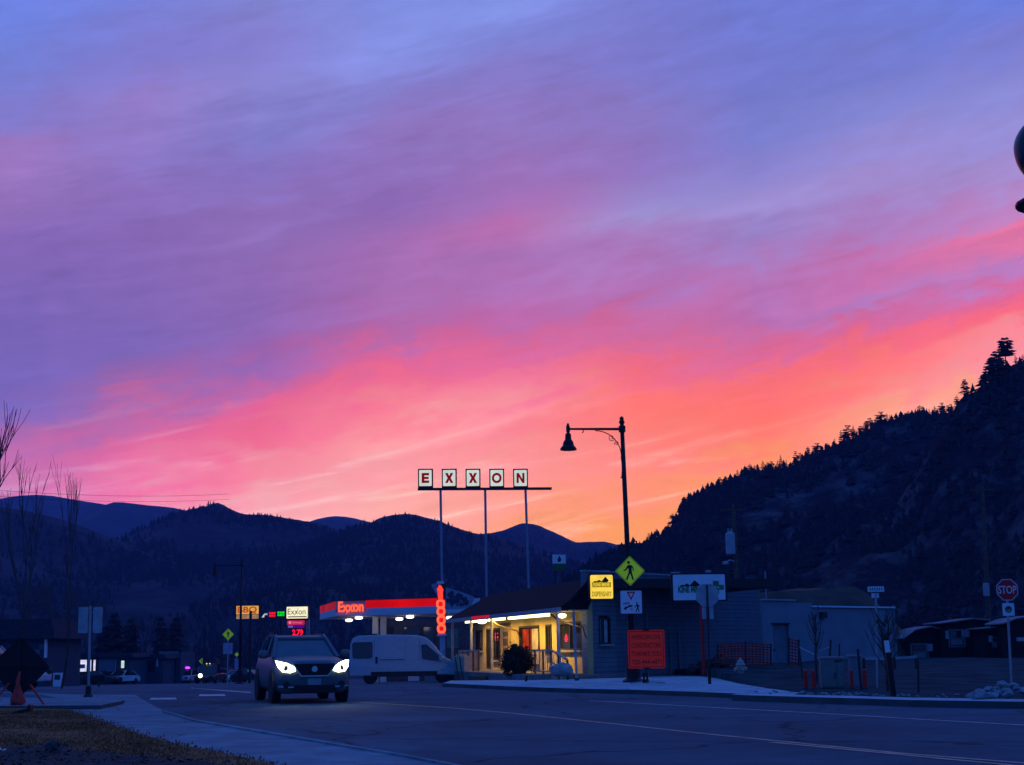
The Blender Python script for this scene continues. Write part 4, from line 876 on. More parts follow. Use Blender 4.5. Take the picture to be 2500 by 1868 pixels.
def rock(r, sx, sy, sz, seed, sub=2):
    bm = bmesh.new(); bmesh.ops.create_icosphere(bm, subdivisions=sub, radius=1)
    for v in bm.verts:
        k = 1 + 0.35 * noise.noise(v.co * 1.3 + Vector((seed, 0, 0))) + 0.12 * noise.noise(v.co * 3.1 + Vector((seed, 7, 0)))
        v.co = Vector((v.co.x * sx * k, v.co.y * sy * k, v.co.z * sz * k))
    me = bpy.data.meshes.new('rock'); bm.to_mesh(me); bm.free(); return me
m_rock = mat('pale_rock', (0.30, 0.29, 0.28), 0.9, var=0.3, scale=3, bump=0.4)
bp_ = W(1370, 1622, 61)
o = bpy.data.objects.new('boulder', rock(None, M(28, 61), 0.5, M(17, 61), 3.3, 3)); o.data.materials.append(m_rock); col.objects.link(o); o.location = D.location + dl(fs(1371, 2.1), 2.1, M(13, 62))
tag(o, 'big rounded pale boulder at the foot of the ramp rail', 'boulder')
p = G(1283, 1672); q = W(1286, 1650, p.y)
o = MB().bar((p.x, p.y, 0.0), (q.x, q.y, q.z), 0.09, 0.09).build('short_stake', m_dark); tag(o, 'short dark stake leaning at the pavement edge below the round bush', 'stake')

# ------------------------------------------------------------------ hydrant
hy = 56.0; p0 = Vector((W(1809, 1650, hy).x, hy, 0.10)); h_ = W(1809, 1606, hy).z - p0.z; k = h_ / 0.9
t = thing('fire_hydrant', 'pale yellow fire hydrant at the edge of the pale pavement', 'fire hydrant', p0, R(15))
m_hyd = mat('hydrant_paint', (0.44, 0.34, 0.27), 0.6, var=0.25)
MB().lathe([(0.20 * k, 0), (0.20 * k, 0.05 * k), (0.13 * k, 0.07 * k), (0.125 * k, 0.5 * k), (0.17 * k, 0.54 * k), (0.17 * k, 0.58 * k), (0.14 * k, 0.60 * k)], 14).build('barrel', m_hyd, t)
MB().lathe([(0.20 * k, 0.60 * k), (0.20 * k, 0.63 * k), (0.16 * k, 0.66 * k), (0.13 * k, 0.77 * k), (0.06 * k, 0.83 * k), (0.045 * k, 0.9 * k)], 14).build('bonnet', m_hyd, t)
for a, l in ((0, 0.26), (math.pi, 0.26), (-math.pi / 2, 0.24)):
    MB().tube([(0, 0, 0.45 * k), (math.cos(a) * l * k, math.sin(a) * l * k, 0.45 * k)], [0.08 * k, 0.085 * k], 10).build('outlet', m_hyd, t)

# ------------------------------------------------------------------ utility box, bollards, stakes and saplings on the verge
UY = 44.0
p0 = Vector((W(2036, 1690, UY).x, UY, 0.12)); w, h_ = M(56, UY), W(2036, 1604, UY).z - 0.12
t = thing('utility_cabinet', 'large grey green utility cabinet standing between the red bollards', 'utility box', p0, R(-6))
m_cab = mat('cabinet_green_grey', (0.14, 0.165, 0.15), 0.6, var=0.1)
MB().box((0, 0.3, h_ / 2 - 0.02), (w, 0.6, h_ - 0.06)).build('cabinet', m_cab, t, bevel=0.01)
MB().box((0, 0.3, h_ - 0.02), (w + 0.06, 0.66, 0.05)).build('lid', mat('cabinet_lid', (0.2, 0.23, 0.22), 0.5), t)
MB().box((-w * .16, -0.012, h_ * .45), (w * .62, 0.02, h_ * .8)).build('door_panel', m_cab, t)
MB().box((w * .33, -0.012, h_ * .45), (w * .28, 0.02, h_ * .8)).build('door_panel', m_cab, t)
MB().box((w * .26, -0.012, h_ * .86), (w * .34, 0.02, h_ * .07)).build('nameplate', m_dark, t)
MB().bar((w * .08, -0.03, h_ * .3), (w * .08, -0.03, h_ * .5), 0.03).build('handle', m_dark, t)
p1 = Vector((W(2092, 1660, 46).x, 46, 0.12)); t = thing('utility_cabinet', 'smaller grey cabinet half hidden behind the right pair of bollards', 'utility box', p1, 0)
h2 = W(2092, 1602, 46).z - 0.12; MB().box((0, 0.2, h2 / 2), (M(26, 46), 0.4, h2)).build('cabinet', m_render, t); MB().box((0, 0.2, h2 + .02), (M(30, 46), 0.5, 0.05)).build('lid', m_fascia, t)
m_bol = mat('red_bollard_paint', (0.75, 0.018, 0.014), 0.5, var=0.15)
for px, yb, yt, Y, lab in ((1968, 1690, 1636, 43.4, 'red steel bollard, leftmost of the four beside the cabinet'), (1988, 1692, 1636, 43.2, 'red steel bollard touching the left side of the big cabinet'), (2081, 1690, 1636, 43.6, 'dark red bollard right of the big cabinet'), (2113, 1691, 1634, 43.4, 'red steel bollard, rightmost of the four, by the leaning stake')):
    p0 = Vector((W(px, 1690, Y).x, Y, 0.1)); h_ = W(px, yt, Y).z - 0.1; rr = M(5.4 if px != 2081 else 4.2, Y)
    t = thing('bollard', lab, 'bollard', p0, 0, 'red bollards round the utility cabinet')
    MB().lathe([(rr, 0), (rr, h_ * .94), (rr * .85, h_ * .985), (rr * .4, h_)], 12).build('post', m_bol, t, smooth=False)
    MB().lathe([(rr * 1.25, 0), (rr * 1.25, 0.03), (rr, 0.05)], 12).build('collar', m_dirt, t)
def stake(px0, py0, px1, py1, Y, w, label, m=None, cap=None):
    q = W(px1, py1, Y); p = W(px0, py0, Y); d = Vector((q.x, Y, q.z)) - Vector((p.x, Y, p.z))
    t = thing('tree_stake' if not cap else 'marker_post', label, 'stake' if not cap else 'marker post', (p.x, Y, p.z), 0, None if cap else 'stakes tying the saplings')
    if cap:
        MB().bar((0, 0, -0.1), d * 0.80, w, w).build('post', m or m_black, t); MB().bar(d * 0.80, d, w * .85, w * .85).build('white_top', m_signw, t)
        MB().lathe([(w, -0.02), (w, .03), (w * .6, .06)], 8).build('foot', m_dark, t)
    else: MB().tube([(0, 0, -0.1), d], [w / 2, w / 2], 6).build('stake', m or m_dark, t)
stake(1960, 1650, 1948, 1562, 47, 0.06, 'dark leaning stake left of the strapped sapling')
stake(2025, 1612, 2028, 1562, 47, 0.06, 'dark upright stake right of the strapped sapling')
stake(2049, 1605, 2049, 1572, 48, 0.05, 'shortest dark stake showing over the cabinet lid')
stake(2104, 1690, 2094, 1585, 42, 0.07, 'dark stake leaning across the rightmost red bollard')
stake(2183, 1709, 2164, 1564, 37, 0.12, 'leaning black marker post with a white top on the kerb', cap=True)
stake(2242, 1695, 2241, 1610, 40, 0.06, 'thin dark stake on the verge in front of the cabins')
def sapling(px, pb, pt, Y, label, seed, n=9, spread=0.5, m=m_bark, r0=0.035, group='bare saplings on the verge', start=0.35):
    p0 = W(px, pb, Y); h_ = W(px, pt, Y).z - p0.z; r = random.Random(seed)
    t = thing('bare_sapling', label, 'tree', p0, 0, group)
    MB().tube([(0, 0, -0.1), (r.gauss(0, .03), 0, h_ * .4), (r.gauss(0, .05), 0, h_ * .8), (r.gauss(0, .06), 0, h_)], [r0, r0 * .8, r0 * .45, r0 * .15], 6).build('trunk', m, t)
    b = MB()
    for i in range(n):
        z = h_ * r.uniform(start, 0.85); a = r.uniform(0, 6.283); L_ = (h_ - z * .8) * r.uniform(.45, .75); d = Vector((math.cos(a) * spread, math.sin(a) * spread, 1)).normalized()
        q1 = Vector((0, 0, z)) + d * L_ * .5 + Vector((r.gauss(0, .04), 0, 0)); q2 = q1 + (d + Vector((0, 0, .35))).normalized() * L_ * .55
        b.tube([(0, 0, z), q1, q2], [r0 * .45, r0 * .3, r0 * .1], 4)
        for j in range(3):
            u = r.uniform(.2, .9); s = q1.lerp(q2, u); e = s + Vector((r.gauss(0, .5), r.gauss(0, .5), 1)).normalized() * L_ * r.uniform(.15, .35); b.tube([s, e], [r0 * .2, r0 * .07], 3, caps=False)
    b.build('branches', m, t, fix=False); return t
sapling(1994, 1660, 1490, 46.5, 'bare sapling held upright by two white straps', 3, 16, 0.55, r0=0.04)
sapling(2168, 1700, 1485, 41, 'bare spreading sapling behind the black marker post', 8, 30, 0.75, r0=0.045, start=0.25)
for (xa, ya), (xb, yb), lab in (((1952, 1580), (1988, 1598), 'white strap from left stake to the bare sapling'), ((1998, 1590), (2024, 1580), 'white strap from the sapling to the right stake')):
    o = MB().bar(W(xa, ya, 46.7), W(xb, yb, 46.55), 0.05, 0.012).build('strap', m_signw); tag(o, lab, 'strap', 'straps on the sapling')

# small street name sign
p0 = W(2141, 1690, 45); c = W(2138, 1441, 45)
t = thing('street_name_sign', 'small two tier street name sign on a slim post above the sapling', 'street sign', p0, 0)
MB().tube([(0, 0, -0.2), (c.x - p0.x, 0, c.z - p0.z - 0.1)], 0.03, 8).build('post', m_alu, t)
MB().box((c.x - p0.x, -0.02, c.z - p0.z + 0.03), (M(40, 45), 0.01, M(13, 45))).build('upper_plate', m_signw, t)
MB().box((c.x - p0.x - 0.02, 0.02, c.z - p0.z - M(13, 45)), (M(18, 45), 0.01, M(11, 45))).build('lower_plate', m_signw, t)
b = MB()
for i in range(6): b.box((c.x - p0.x - 0.17 + i * 0.07, -0.028, c.z - p0.z + 0.03), (0.035, 0.004, 0.09))
b.build('print', mat('blurred_print', (0.12, 0.15, 0.2), .7), t)

# STOP sign facing us
TY = 45.0
p0 = W(2470, 1676, TY); c = W(2459, 1440, TY); rr = M(28.5, TY)
t = thing('stop_sign', 'red octagonal STOP sign above a white plate by the cabins', 'road sign', p0, 0)
dx, cz = c.x - p0.x, c.z - p0.z
def octa(r): return [(dx + r * math.cos(R(22.5 + 45 * i)), cz + r * math.sin(R(22.5 + 45 * i))) for i in range(8)]
MB().prism(octa(rr), -0.003, 0.003).build('rim', mat('stop_white', (0.62, 0.50, 0.55), 0.5), t)
MB().prism(octa(rr * 0.91), -0.007, -0.0035).build('plate', mat('stop_red', (0.75, 0.012, 0.02), 0.5, var=0.05), t)
txt('STOP', rr * 1.56, rr * 0.68, m_signw, t, (dx, -0.009, cz), bold=0.01, depth=0.002)
w = M(29, TY); c2 = W(2462, 1488, TY)
MB().prism(shift(rounded(w, w * 1.06, 0.03), c2.x - p0.x, c2.z - p0.z), -0.004, 0.003).build('lower_plate', m_signw, t)
MB().prism([(c2.x - p0.x + w * .29 * math.cos(R(20 * i)), c2.z - p0.z + w * .29 * math.sin(R(20 * i))) for i in range(18)], -0.007, -0.005).build('round_emblem', mat('emblem_brown', (0.05, 0.045, 0.04), .7), t)
MB().prism([(c2.x - p0.x + w * .2 * math.cos(R(20 * i)), c2.z - p0.z - w * .1 + w * .14 * math.sin(R(20 * i))) for i in range(18)], -0.009, -0.0075).build('emblem_ground', mat('emblem_tan', (0.25, 0.2, 0.12), .7), t)
MB().bar((0, 0.03, -0.3), (dx, 0.03, cz + rr * .6), 0.06, 0.05).build('post', m_alu, t)

# ------------------------------------------------------------------ cabins on the lot
m_cabin = mat('dark_brown_boards', (0.018, 0.014, 0.012), 0.9, var=0.35, scale=3)
m_croof = mat('weathered_sheet_roof', (0.20, 0.20, 0.21), 0.8, var=0.35, scale=1.5)
def cabin(x0, x1, ytop, ybase, Y, label, slope, win, dp=3.5, yaw=0.0, roofm=None):
    a, c = W(x0, ybase, Y), W(x1, ybase, Y); w = c.x - a.x; z0 = 0.40; h = W(x0, ytop, Y).z - z0
    t = thing('wooden_cabin', label, 'cabin', (a.x, Y, z0), yaw, 'dark cabins on the lot')
    nb = max(5, int(h / 0.22))
    for i in range(nb):
        MB().box((w / 2, 0.04 + 0.012 * (i % 2), h * (i + .5) / nb), (w, 0.08, h / nb - 0.015)).build('board', m_cabin, t)
    b = MB(); b.box((w / 2, dp / 2 + .1, h / 2), (w - .05, dp, h - .05)); b.build('wall', m_cabin, t)
    hl, hr = slope; b = MB()
    pts = [(-0.25, h + hl * 0.0), (w * .25, h + hl), (w * .7, h + hr), (w + 0.25, h + hr * 0.6)]
    b.prism(pts + [(x, z + 0.07) for x, z in pts[::-1]], -0.30, dp + .3); b.build('roof', roofm or m_croof, t)
    MB().prism(pts + [(w + .2, h - .05), (-.2, h - .05)], 0.02, dp).build('gable', m_cabin, t)
    for wx0, wx1, wy0, wy1, kd in win:
        p, q = W(wx0, wy1, Y), W(wx1, wy0, Y); cx, cz2, ww, wh = (p.x + q.x) / 2 - a.x, (p.z + q.z) / 2 - z0, q.x - p.x, q.z - p.z
        if kd == 'window':
            b = MB(); f = 0.07
            for c_, d_ in (((cx, -.02, cz2 + wh / 2), (ww, .07, f)), ((cx, -.02, cz2 - wh / 2), (ww, .07, f)), ((cx - ww / 2, -.02, cz2), (f, .07, wh)), ((cx + ww / 2, -.02, cz2), (f, .07, wh)), ((cx, -.02, cz2), (ww, .06, f * .8))): b.box(c_, d_)
            fr = b.build('window', mat('cabin_window_frame', (0.16, .17, .19), .7), t)
            MB().box((cx, -0.01, cz2 - wh * .22), (ww * .8, 0.012, wh * .36)).build('pane', mat('cabin_pane', (0.16, .18, .2), .3), fr)
            MB().box((cx, -0.01, cz2 + wh * .24), (ww * .8, 0.012, wh * .40)).build('pane', m_glass, fr)
        else: MB().box((cx, -.02, cz2), (ww, .03, wh)).build('notice_board', mat('notice_pale', (0.30, .33, .36), .7, var=.25, scale=5), t)
    for k in (0.06, 0.5, 0.94): MB().box((w * k, 0.3, -0.18), (0.35, 0.5, 0.36)).build('foundation_block', m_dark, t)
    return t
cabin(2216, 2304, 1560, 1618, 98, 'low dark cabin, leftmost, with a sloping frosted roof', (0.55, 0.75), [(2226, 2264, 1572, 1610, 'window'), (2262, 2276, 1572, 1590, 'notice')])
cabin(2306, 2412, 1523, 1618, 97, 'tallest dark cabin with a pale curved roof and window', (0.10, 0.28), [(2318, 2353, 1538, 1579, 'window'), (2348, 2366, 1537, 1556, 'notice'), (2309, 2315, 1540, 1560, 'notice')])
cabin(2408, 2462, 1536, 1620, 94, 'narrow dark cabin behind the STOP sign post', (0.05, 0.10), [(2424, 2446, 1556, 1580, 'window'), (2444, 2454, 1558, 1580, 'notice'), (2414, 2422, 1552, 1568, 'notice')], dp=2.5)
cabin(2462, 2560, 1524, 1622, 92, 'dark cabin cut off by the right edge of the picture', (0.3, 0.45), [(2482, 2500, 1556, 1566, 'notice')], dp=3)
# fence rail and wire behind
t = thing('rail_fence', 'pale single rail fence between the saplings and the leftmost cabin', 'fence', W(2105, 1610, 60), 0)
o0 = W(2105, 1610, 60)
MB().bar((0, 0, W(2105, 1607, 60).z - o0.z), W(2160, 1608, 60) - o0, 0.09, 0.12).build('rail', m_fascia, t); MB().bar(W(2185, 1607, 60) - o0, W(2238, 1604, 60) - o0, 0.09, 0.10).build('rail', m_fascia, t)
for px in (2108, 2183, 2236): q = W(px, 1606, 60) - o0; MB().bar((q.x, 0, q.z - 1.0), q, 0.09).build('post', m_dark, t)

# orange mesh fencing, rubble
m_mesh = mat('orange_barrier_mesh', (0.60, 0.05, 0.03), 0.8, var=0.3)
def mesh_fence(pts, Y, label):
    o0 = W(pts[0][0], pts[0][1], Y); t = thing('barrier_fence', label, 'barrier fence', o0, 0, 'orange mesh barrier fences')
    for (xa, yta, yba), (xb, ytb, ybb) in zip(pts, pts[1:]):
        b = MB(); A0, A1, B0, B1 = W(xa, yba, Y) - o0, W(xa, yta, Y) - o0, W(xb, ybb, Y) - o0, W(xb, ytb, Y) - o0
        for i in range(9): f = i / 8; b.bar(A0.lerp(A1, f), B0.lerp(B1, f), 0.02, 0.055)
        k = max(3, int((B0 - A0).length / 0.14))
        for i in range(k): f = i / k; b.bar(A0.lerp(B0, f), A1.lerp(B1, f), 0.035, 0.02)
        tag(b.build('mesh_panel', m_mesh, t, fix=False), kind='stuff')
    for x, yt, yb in pts:
        b = MB(); b.bar(W(x, yb, Y) - o0, W(x, yt - 4, Y) - o0, 0.06); b.build('post', m_dark, t)
mesh_fence([(1752, 1575, 1622), (1820, 1570, 1622), (1882, 1575, 1624)], 66, 'sagging orange mesh fence between rubble heap and grey door')
mesh_fence([(1926, 1560, 1624), (1950, 1566, 1626)], 64, 'short bright red mesh panel beside the grey door')
r = random.Random(31); rm = [rock(None, 1, .8, .6, 10 + i, 1) for i in range(6)]
m_rub = mat('dark_rubble', (0.05, 0.045, 0.042), 0.95, var=0.4)
m_pr = mat('riprap_rock', (0.26, 0.26, 0.27), 0.9, var=0.35, scale=2, bump=.3)
rm2 = []
for me in rm: me.materials.append(m_rub); q = me.copy(); q.materials.clear(); q.materials.append(m_pr); rm2.append(q)
def pile(n, f, name, label, cat, group, ms):
    for i in range(n):
        p, s = f(i); o = bpy.data.objects.new(name, r.choice(ms)); col.objects.link(o); o.location = p
        o.rotation_euler = (r.uniform(-.4, .4), r.uniform(-.4, .4), r.uniform(0, 6.28)); o.scale = (s * r.uniform(.8, 1.4), s, s * r.uniform(.6, 1.1)); tag(o, label, cat, group)
def f1(i):
    x = r.uniform(1685, 1782); p = W(x, 1620, 67 + r.uniform(-1, 1)); k = max(0, 1 - abs(x - 1735) / 50); return Vector((p.x, p.y, 0.32 + r.uniform(0, .55) * k)), r.uniform(.12, .3)
pile(40, f1, 'rubble', 'dark chunk in the rubble heap under the white sign board', 'rubble', 'rubble heap against the block wall', rm)
b = MB()
for i in range(14):
    x = r.uniform(1690, 1778); p = W(x, 1618, 66 + r.uniform(-1, 1)); a = r.uniform(-.5, .5); b.bar(p, p + Vector((math.cos(a) * r.uniform(.4, 1.2), r.uniform(-.3, .3), abs(math.sin(a)) * .7)), .05)
tag(b.build('scrap_timber', m_wood), 'tangle of thin scrap timber lying over the rubble heap', 'scrap', kind='stuff')
def f2(i):
    if i < 36: x = r.uniform(2368, 2530); k = 1 - abs(x - 2460) / 100; p = G(x, 1702 - r.uniform(0, 22) * max(.15, k), .2); return Vector((p.x, p.y, .18 + .28 * max(0, k) * r.random())), r.uniform(.07, .19)
    x = r.uniform(1830, 2370); p = G(x, 1690 + (x - 1830) * .018 + r.uniform(-2, 5), .12); return Vector((p.x, p.y, .13)), r.uniform(.03, .09)
pile(90, f2, 'riprap_stone', 'pale broken stone lying along the back of the right kerb', 'stone', 'pale stones behind the right kerb', rm2)

# ------------------------------------------------------------------ utility poles and wires
p0 = Vector((W(1800, 1440, 95).x, 95, 0.3)); tp = W(1790, 1232, 95)
t = thing('utility_pole', 'dark utility pole with a grey transformer can behind the white sign', 'utility pole', p0, 0)
d = Vector((tp.x - p0.x, 0, tp.z - p0.z)); MB().tube([(0, 0, -0.3), d], [0.19, 0.13], 8).build('pole', m_wood, t)
MB().bar(d + Vector((-.9, 0, -.35)), d + Vector((.6, 0, -.35)), .1, .12).build('crossarm', m_wood, t)
c = W(1783, 1327, 94.4) - p0; MB().lathe([(.1, -.72), (.30, -.66), (.30, .6), (.26, .68), (.08, .76)], 14, c).build('transformer', mat('transformer_grey', (.32, .33, .35), .6), t)
MB().tube([c + Vector((-.1, 0, .7)), c + Vector((-.1, 0, .95))], .05, 6).tube([c + Vector((.1, 0, .7)), c + Vector((.1, 0, .95))], .05, 6).build('bushing', m_fascia, t)
q = W(1792, 1370, 94.6) - p0; e = W(1771, 1374, 94.2) - p0; MB().tube([q, (q + e) / 2 + Vector((0, 0, .12)), e], .05, 6).lathe([(.06, .1), (.22, .02), (.2, -.1)], 10, e).build('floodlight', m_fascia, t)
p1 = Vector((W(2412, 1510, 110).x, 110, 0.3)); tp1 = W(2398, 1186, 110)
t = thing('utility_pole', 'taller bare utility pole rising in front of the right hillside', 'utility pole', p1, 0)
d1 = Vector((tp1.x - p1.x, 0, tp1.z - p1.z)); MB().tube([(0, 0, -0.3), d1], [0.2, 0.13], 8).build('pole', m_wood, t); MB().bar(d1 + Vector((-.9, 0, -.3)), d1 + Vector((.9, 0, -.3)), .1, .12).build('crossarm', m_wood, t)
MB().lathe([(.1, -.5), (.24, -.45), (.24, .45), (.1, .5)], 10, W(2408, 1440, 109.5) - p1).build('meter_box', m_fascia, t)
def wire(a, c, sag, label, rad=.02):
    pts = [a.lerp(c, i / 20) - Vector((0, 0, sag * 4 * (i / 20) * (1 - i / 20))) for i in range(21)]
    o = MB().tube(pts, rad, 4, caps=False).build('overhead_wire', m_dark, fix=False); tag(o, label, 'wire', 'overhead wires')
wire(W(1800, 1352, 95), W(2200, 1352, 108), 1.0, 'lower sagging wire from transformer pole past the hillside', .022)
wire(W(2200, 1352, 108), W(2402, 1300, 110), .4, 'short wire climbing to the taller utility pole', .022)
wire(W(1880, 1392, 92), W(2120, 1395, 100), .25, 'thin wire above the grey rear building', .018)
MB_ = W(1868, 1395, 88); o = MB().tube([Vector((MB_.x, 88, 0.2)), MB_], .05, 6).build('service_mast', m_rr); tag(o, 'thin service mast at the corner of the rear building', 'mast')

# the dark globe lamp at the right edge of the picture
gy_ = 16.0; gc = W(2560, 360, gy_); rr = M(86, gy_)
t = thing('globe_post_lamp', 'dark globe lamp cut by the right edge of the picture', 'street lamp', (gc.x, gy_, 0.0), 0)
MB().lathe([(rr * math.sin(R(a)) + .001, gc.z + (rr * .98 if a < 90 else rr * 1.15) * math.cos(R(a))) for a in range(176, -1, -8)], 24).build('globe', mat('dark_globe', (.02, .028, .04), .3, var=.05), t, smooth=True)
fz = W(2560, 490, gy_).z; MB().lathe([(rr * .32, fz + M(52, gy_)), (rr * .4, fz + M(14, gy_)), (rr * .7, fz + M(8, gy_)), (rr * 1.08, fz - M(2, gy_)), (rr * 1.08, fz - M(10, gy_)), (rr * .3, fz - M(11, gy_))], 18).build('collar', m_black, t)
MB().lathe([(.12, 0), (.12, .3), (.06, .5), (.05, fz - .05)], 12).build('pole', m_black, t)

# ================================================================== gas station and the street
def face(b, pts, th=0.02, m=0):
    """a thin plate through 3-D corner points, thickened away from the viewer"""
    pts = [Vector(p) for p in pts]; n = (pts[1] - pts[0]).cross(pts[2] - pts[0]).normalized()
    if n.y < 0: n = -n
    k = len(pts); vs = pts + [p + n * th for p in pts]
    return b.add(vs, [tuple(range(k)), tuple(range(2 * k - 1, k - 1, -1))] + [(i, (i + 1) % k, k + (i + 1) % k, k + i) for i in range(k)], m)
P1 = Vector((W(820, 1466, 110).x, 110)); P2 = Vector((W(781, 1478, 122).x, 122)); P3 = Vector((W(1172, 1461, 105).x, 105)); P4 = P3 + (P2 - P1)
zt, zm, zb = W(820, 1466, 110).z, W(820, 1486.5, 110).z, W(820, 1505, 110).z
GS = thing('gas_station_canopy', 'flat gas station canopy with glowing red fascia and small round lights', 'gas station canopy', (P1.x, P1.y, 0), 0)
o3 = Vector((P1.x, P1.y, 0))
def q(p, z): return Vector((p.x, p.y, z)) - o3
m_redfas = glow('red_lit_fascia', (214, 12, 16), 0.85, var=0.22, scale=0.35)
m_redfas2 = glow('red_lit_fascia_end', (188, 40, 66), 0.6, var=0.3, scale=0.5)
m_canw = mat('canopy_white', (0.62, 0.62, 0.66), 0.6, var=0.06)
dv = (P3 - P1).normalized(); LP = P1 + dv * 2.55
b = MB(); RP_ = P1 + dv * ((W(1078, 1466, 106.8).x - P1.x) / dv.x); face(b, [q(LP, zm), q(RP_, zm), q(RP_, zt - .06), q(LP, zt - .06)], 0.25); b.build('red_fascia', m_redfas, GS)
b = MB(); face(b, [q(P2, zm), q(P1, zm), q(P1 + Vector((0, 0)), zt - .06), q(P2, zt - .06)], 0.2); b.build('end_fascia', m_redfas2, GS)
b = MB(); b.slab([tuple((p - P1)) for p in (P1, P3, P4, P2)], zb + .02, zm - .03); b.build('white_fascia', m_canw, GS)
b = MB(); ins = [P1 + (P3 + P2 - P1 * 2) * .01, P3, P4, P2]; b.slab([tuple((p - P1)) for p in ins], zm - .03, zt - 0.14); b.build('canopy_deck', m_canw, GS)
b = MB(); b.bar(q(P1, zt - .03) + Vector((0, -.02, 0)), q(P3, zt - .03) + Vector((0, -.02, 0)), .1, .05); b.bar(q(P1, zt - .03), q(P2, zt - .03), .1, .05); tag(b.build('cap_trim', m_dark, GS), kind='stuff')
b = MB(); face(b, [q(P1, zb + .3), q(LP, zb + .3), q(LP, zt - .06), q(P1, zt - .06)], .3); b.build('logo_panel', mat('logo_panel_grey', (.30, .30, .36), .6), GS)
m_neono = glow('neon_orange_red', (255, 92, 66), 1.3, var=.1)
lc = q(P1 + dv * 1.3, (zt + zm) / 2 - .18) + Vector((0, -.12, 0)); ang = math.atan2(dv.y, dv.x)
txt('Exxon', 2.15, .78, m_neono, GS, lc, ang, bold=.025, depth=.04)
b = MB(); c = lc + Vector((-.03, -.06, -.08)); b.bar(c + Vector((-.30, 0, -.45)), c + Vector((.28, 0, .3)), .09, .05); b.build('letter_stroke', m_neono, GS)
# canopy lights
m_can_l = glow('canopy_lamp', (255, 252, 240), 4.0, var=.02)
for px, py in ((852, 1515), (876, 1509), (975, 1512), (1001, 1506.5), (1098, 1509)):
    d = ray(px, py); kz = (zb - .1 - CAM.z) / d.z; p = CAM + d * kz - o3
    MB().lathe([(.10, .13), (.26, .08), (.30, 0), (.22, -.08), (.05, -.1)], 12, p).build('canopy_light', m_can_l, GS)
    ld = bpy.data.lights.new('canopy_lamp', 'POINT'); ld.energy = 10; ld.color = (1, .86, .72); ld.shadow_soft_size = .3
    lo = bpy.data.objects.new('canopy_lamp', ld); col.objects.link(lo); lo.parent = GS; lo.location = p + Vector((0, 0, -.45))
for px in (917, 936):
    p = W(px, 1540, 113); x = p.x; b = MB(); b.box((x - o3.x, 3, (zb + zg(x, 113)) / 2), (.42, .5, zb - zg(x, 113))); b.build('column', m_canw, GS)
for px in (905, 1010):
    p = gp(px, 113); t = thing('fuel_pump', 'white fuel pump under the canopy ' + ('behind the van roof' if px < 950 else 'behind the van bonnet'), 'fuel pump', p, 0, 'fuel pumps')
    MB().box((0, 0, .9), (.8, .5, 1.7)).build('cabinet', m_canw, t); MB().box((0, -.26, 1.35), (.6, .03, .4)).build('display', m_glass, t); MB().box((0, 0, 1.95), (.9, .5, .3)).build('topper', m_red, t)
# shop under the canopy
sx0, sx1 = W(940, 1550, 121).x, W(1175, 1550, 121).x; g0 = zg(-8, 121)
t = thing('gas_station_shop', 'dark gas station shop under the canopy with teal shutter', 'building', (sx0, 121, g0), 0)
hh = W(1050, 1512, 121).z - g0
MB().box(((sx1 - sx0) / 2, 2, hh / 2), (sx1 - sx0, 4, hh)).build('wall', mat('shop_dark_wall', (.06, .065, .085), .8), t)
for px0, px1 in ((948, 962), (985, 1028), (1032, 1062)):
    a, c = W(px0, 1520, 121).x - sx0, W(px1, 1520, 121).x - sx0
    fr = MB().box(((a + c) / 2, -.03, hh - 1.3), (c - a, .06, 1.5)).build('window', m_frame, t); MB().box(((a + c) / 2, -.075, hh - 1.3), (c - a - .15, .02, 1.35)).build('pane', m_glass, fr)
a, c = W(1091, 1545, 121).x - sx0, W(1119, 1545, 121).x - sx0
for i in range(7): MB().box(((a + c) / 2, -.05 - .02 * (i % 2), hh - .9 - i * .22), (c - a, .06, .2)).build('shutter_slat', mat('teal_shutter', (.05, .17, .20), .6) if i == 0 else bpy.data.materials['teal_shutter'], t)
# patterned fin behind the neon sign
FY = 101
t = thing('painted_roof_fin', 'slanting pale blue fin with dark painted motif right of the red neon sign', 'sign', W(1105, 1480, FY), 0)
o_ = W(1105, 1480, FY)
b = MB(); b.prism([((W(x, y, FY) - o_).x, (W(x, y, FY) - o_).z) for x, y in [(1053, 1430), (1056, 1425.5), (1064, 1425), (1086, 1433), (1125, 1445), (1158, 1457), (1156, 1466), (1147, 1484), (1122, 1487), (1084, 1488), (1066, 1452)]], -.1, .2); b.build('fin', mat('fin_pale_blue', (.26, .30, .36), .7, var=.12), t)
r = random.Random(12); b = MB()
for i in range(60):
    x, y = r.gauss(1113, 13), r.gauss(1466, 9)
    if not (1090 < x < 1148 and 1440 + (x - 1086) * .33 + 2 < y < 1482): continue
    c = W(x, y, FY) - o_; s = r.uniform(.08, .22); k = r.randint(5, 8)
    b.prism([(c.x + s * r.uniform(.5, 1) * math.cos(6.283 * j / k), c.z + s * r.uniform(.5, 1) * math.sin(6.283 * j / k)) for j in range(k)], -.106 - i * .0004, -.102)
tag(b.build('painted_motif', mat('motif_dark', (.05, .05, .09), .8), t), kind='stuff')
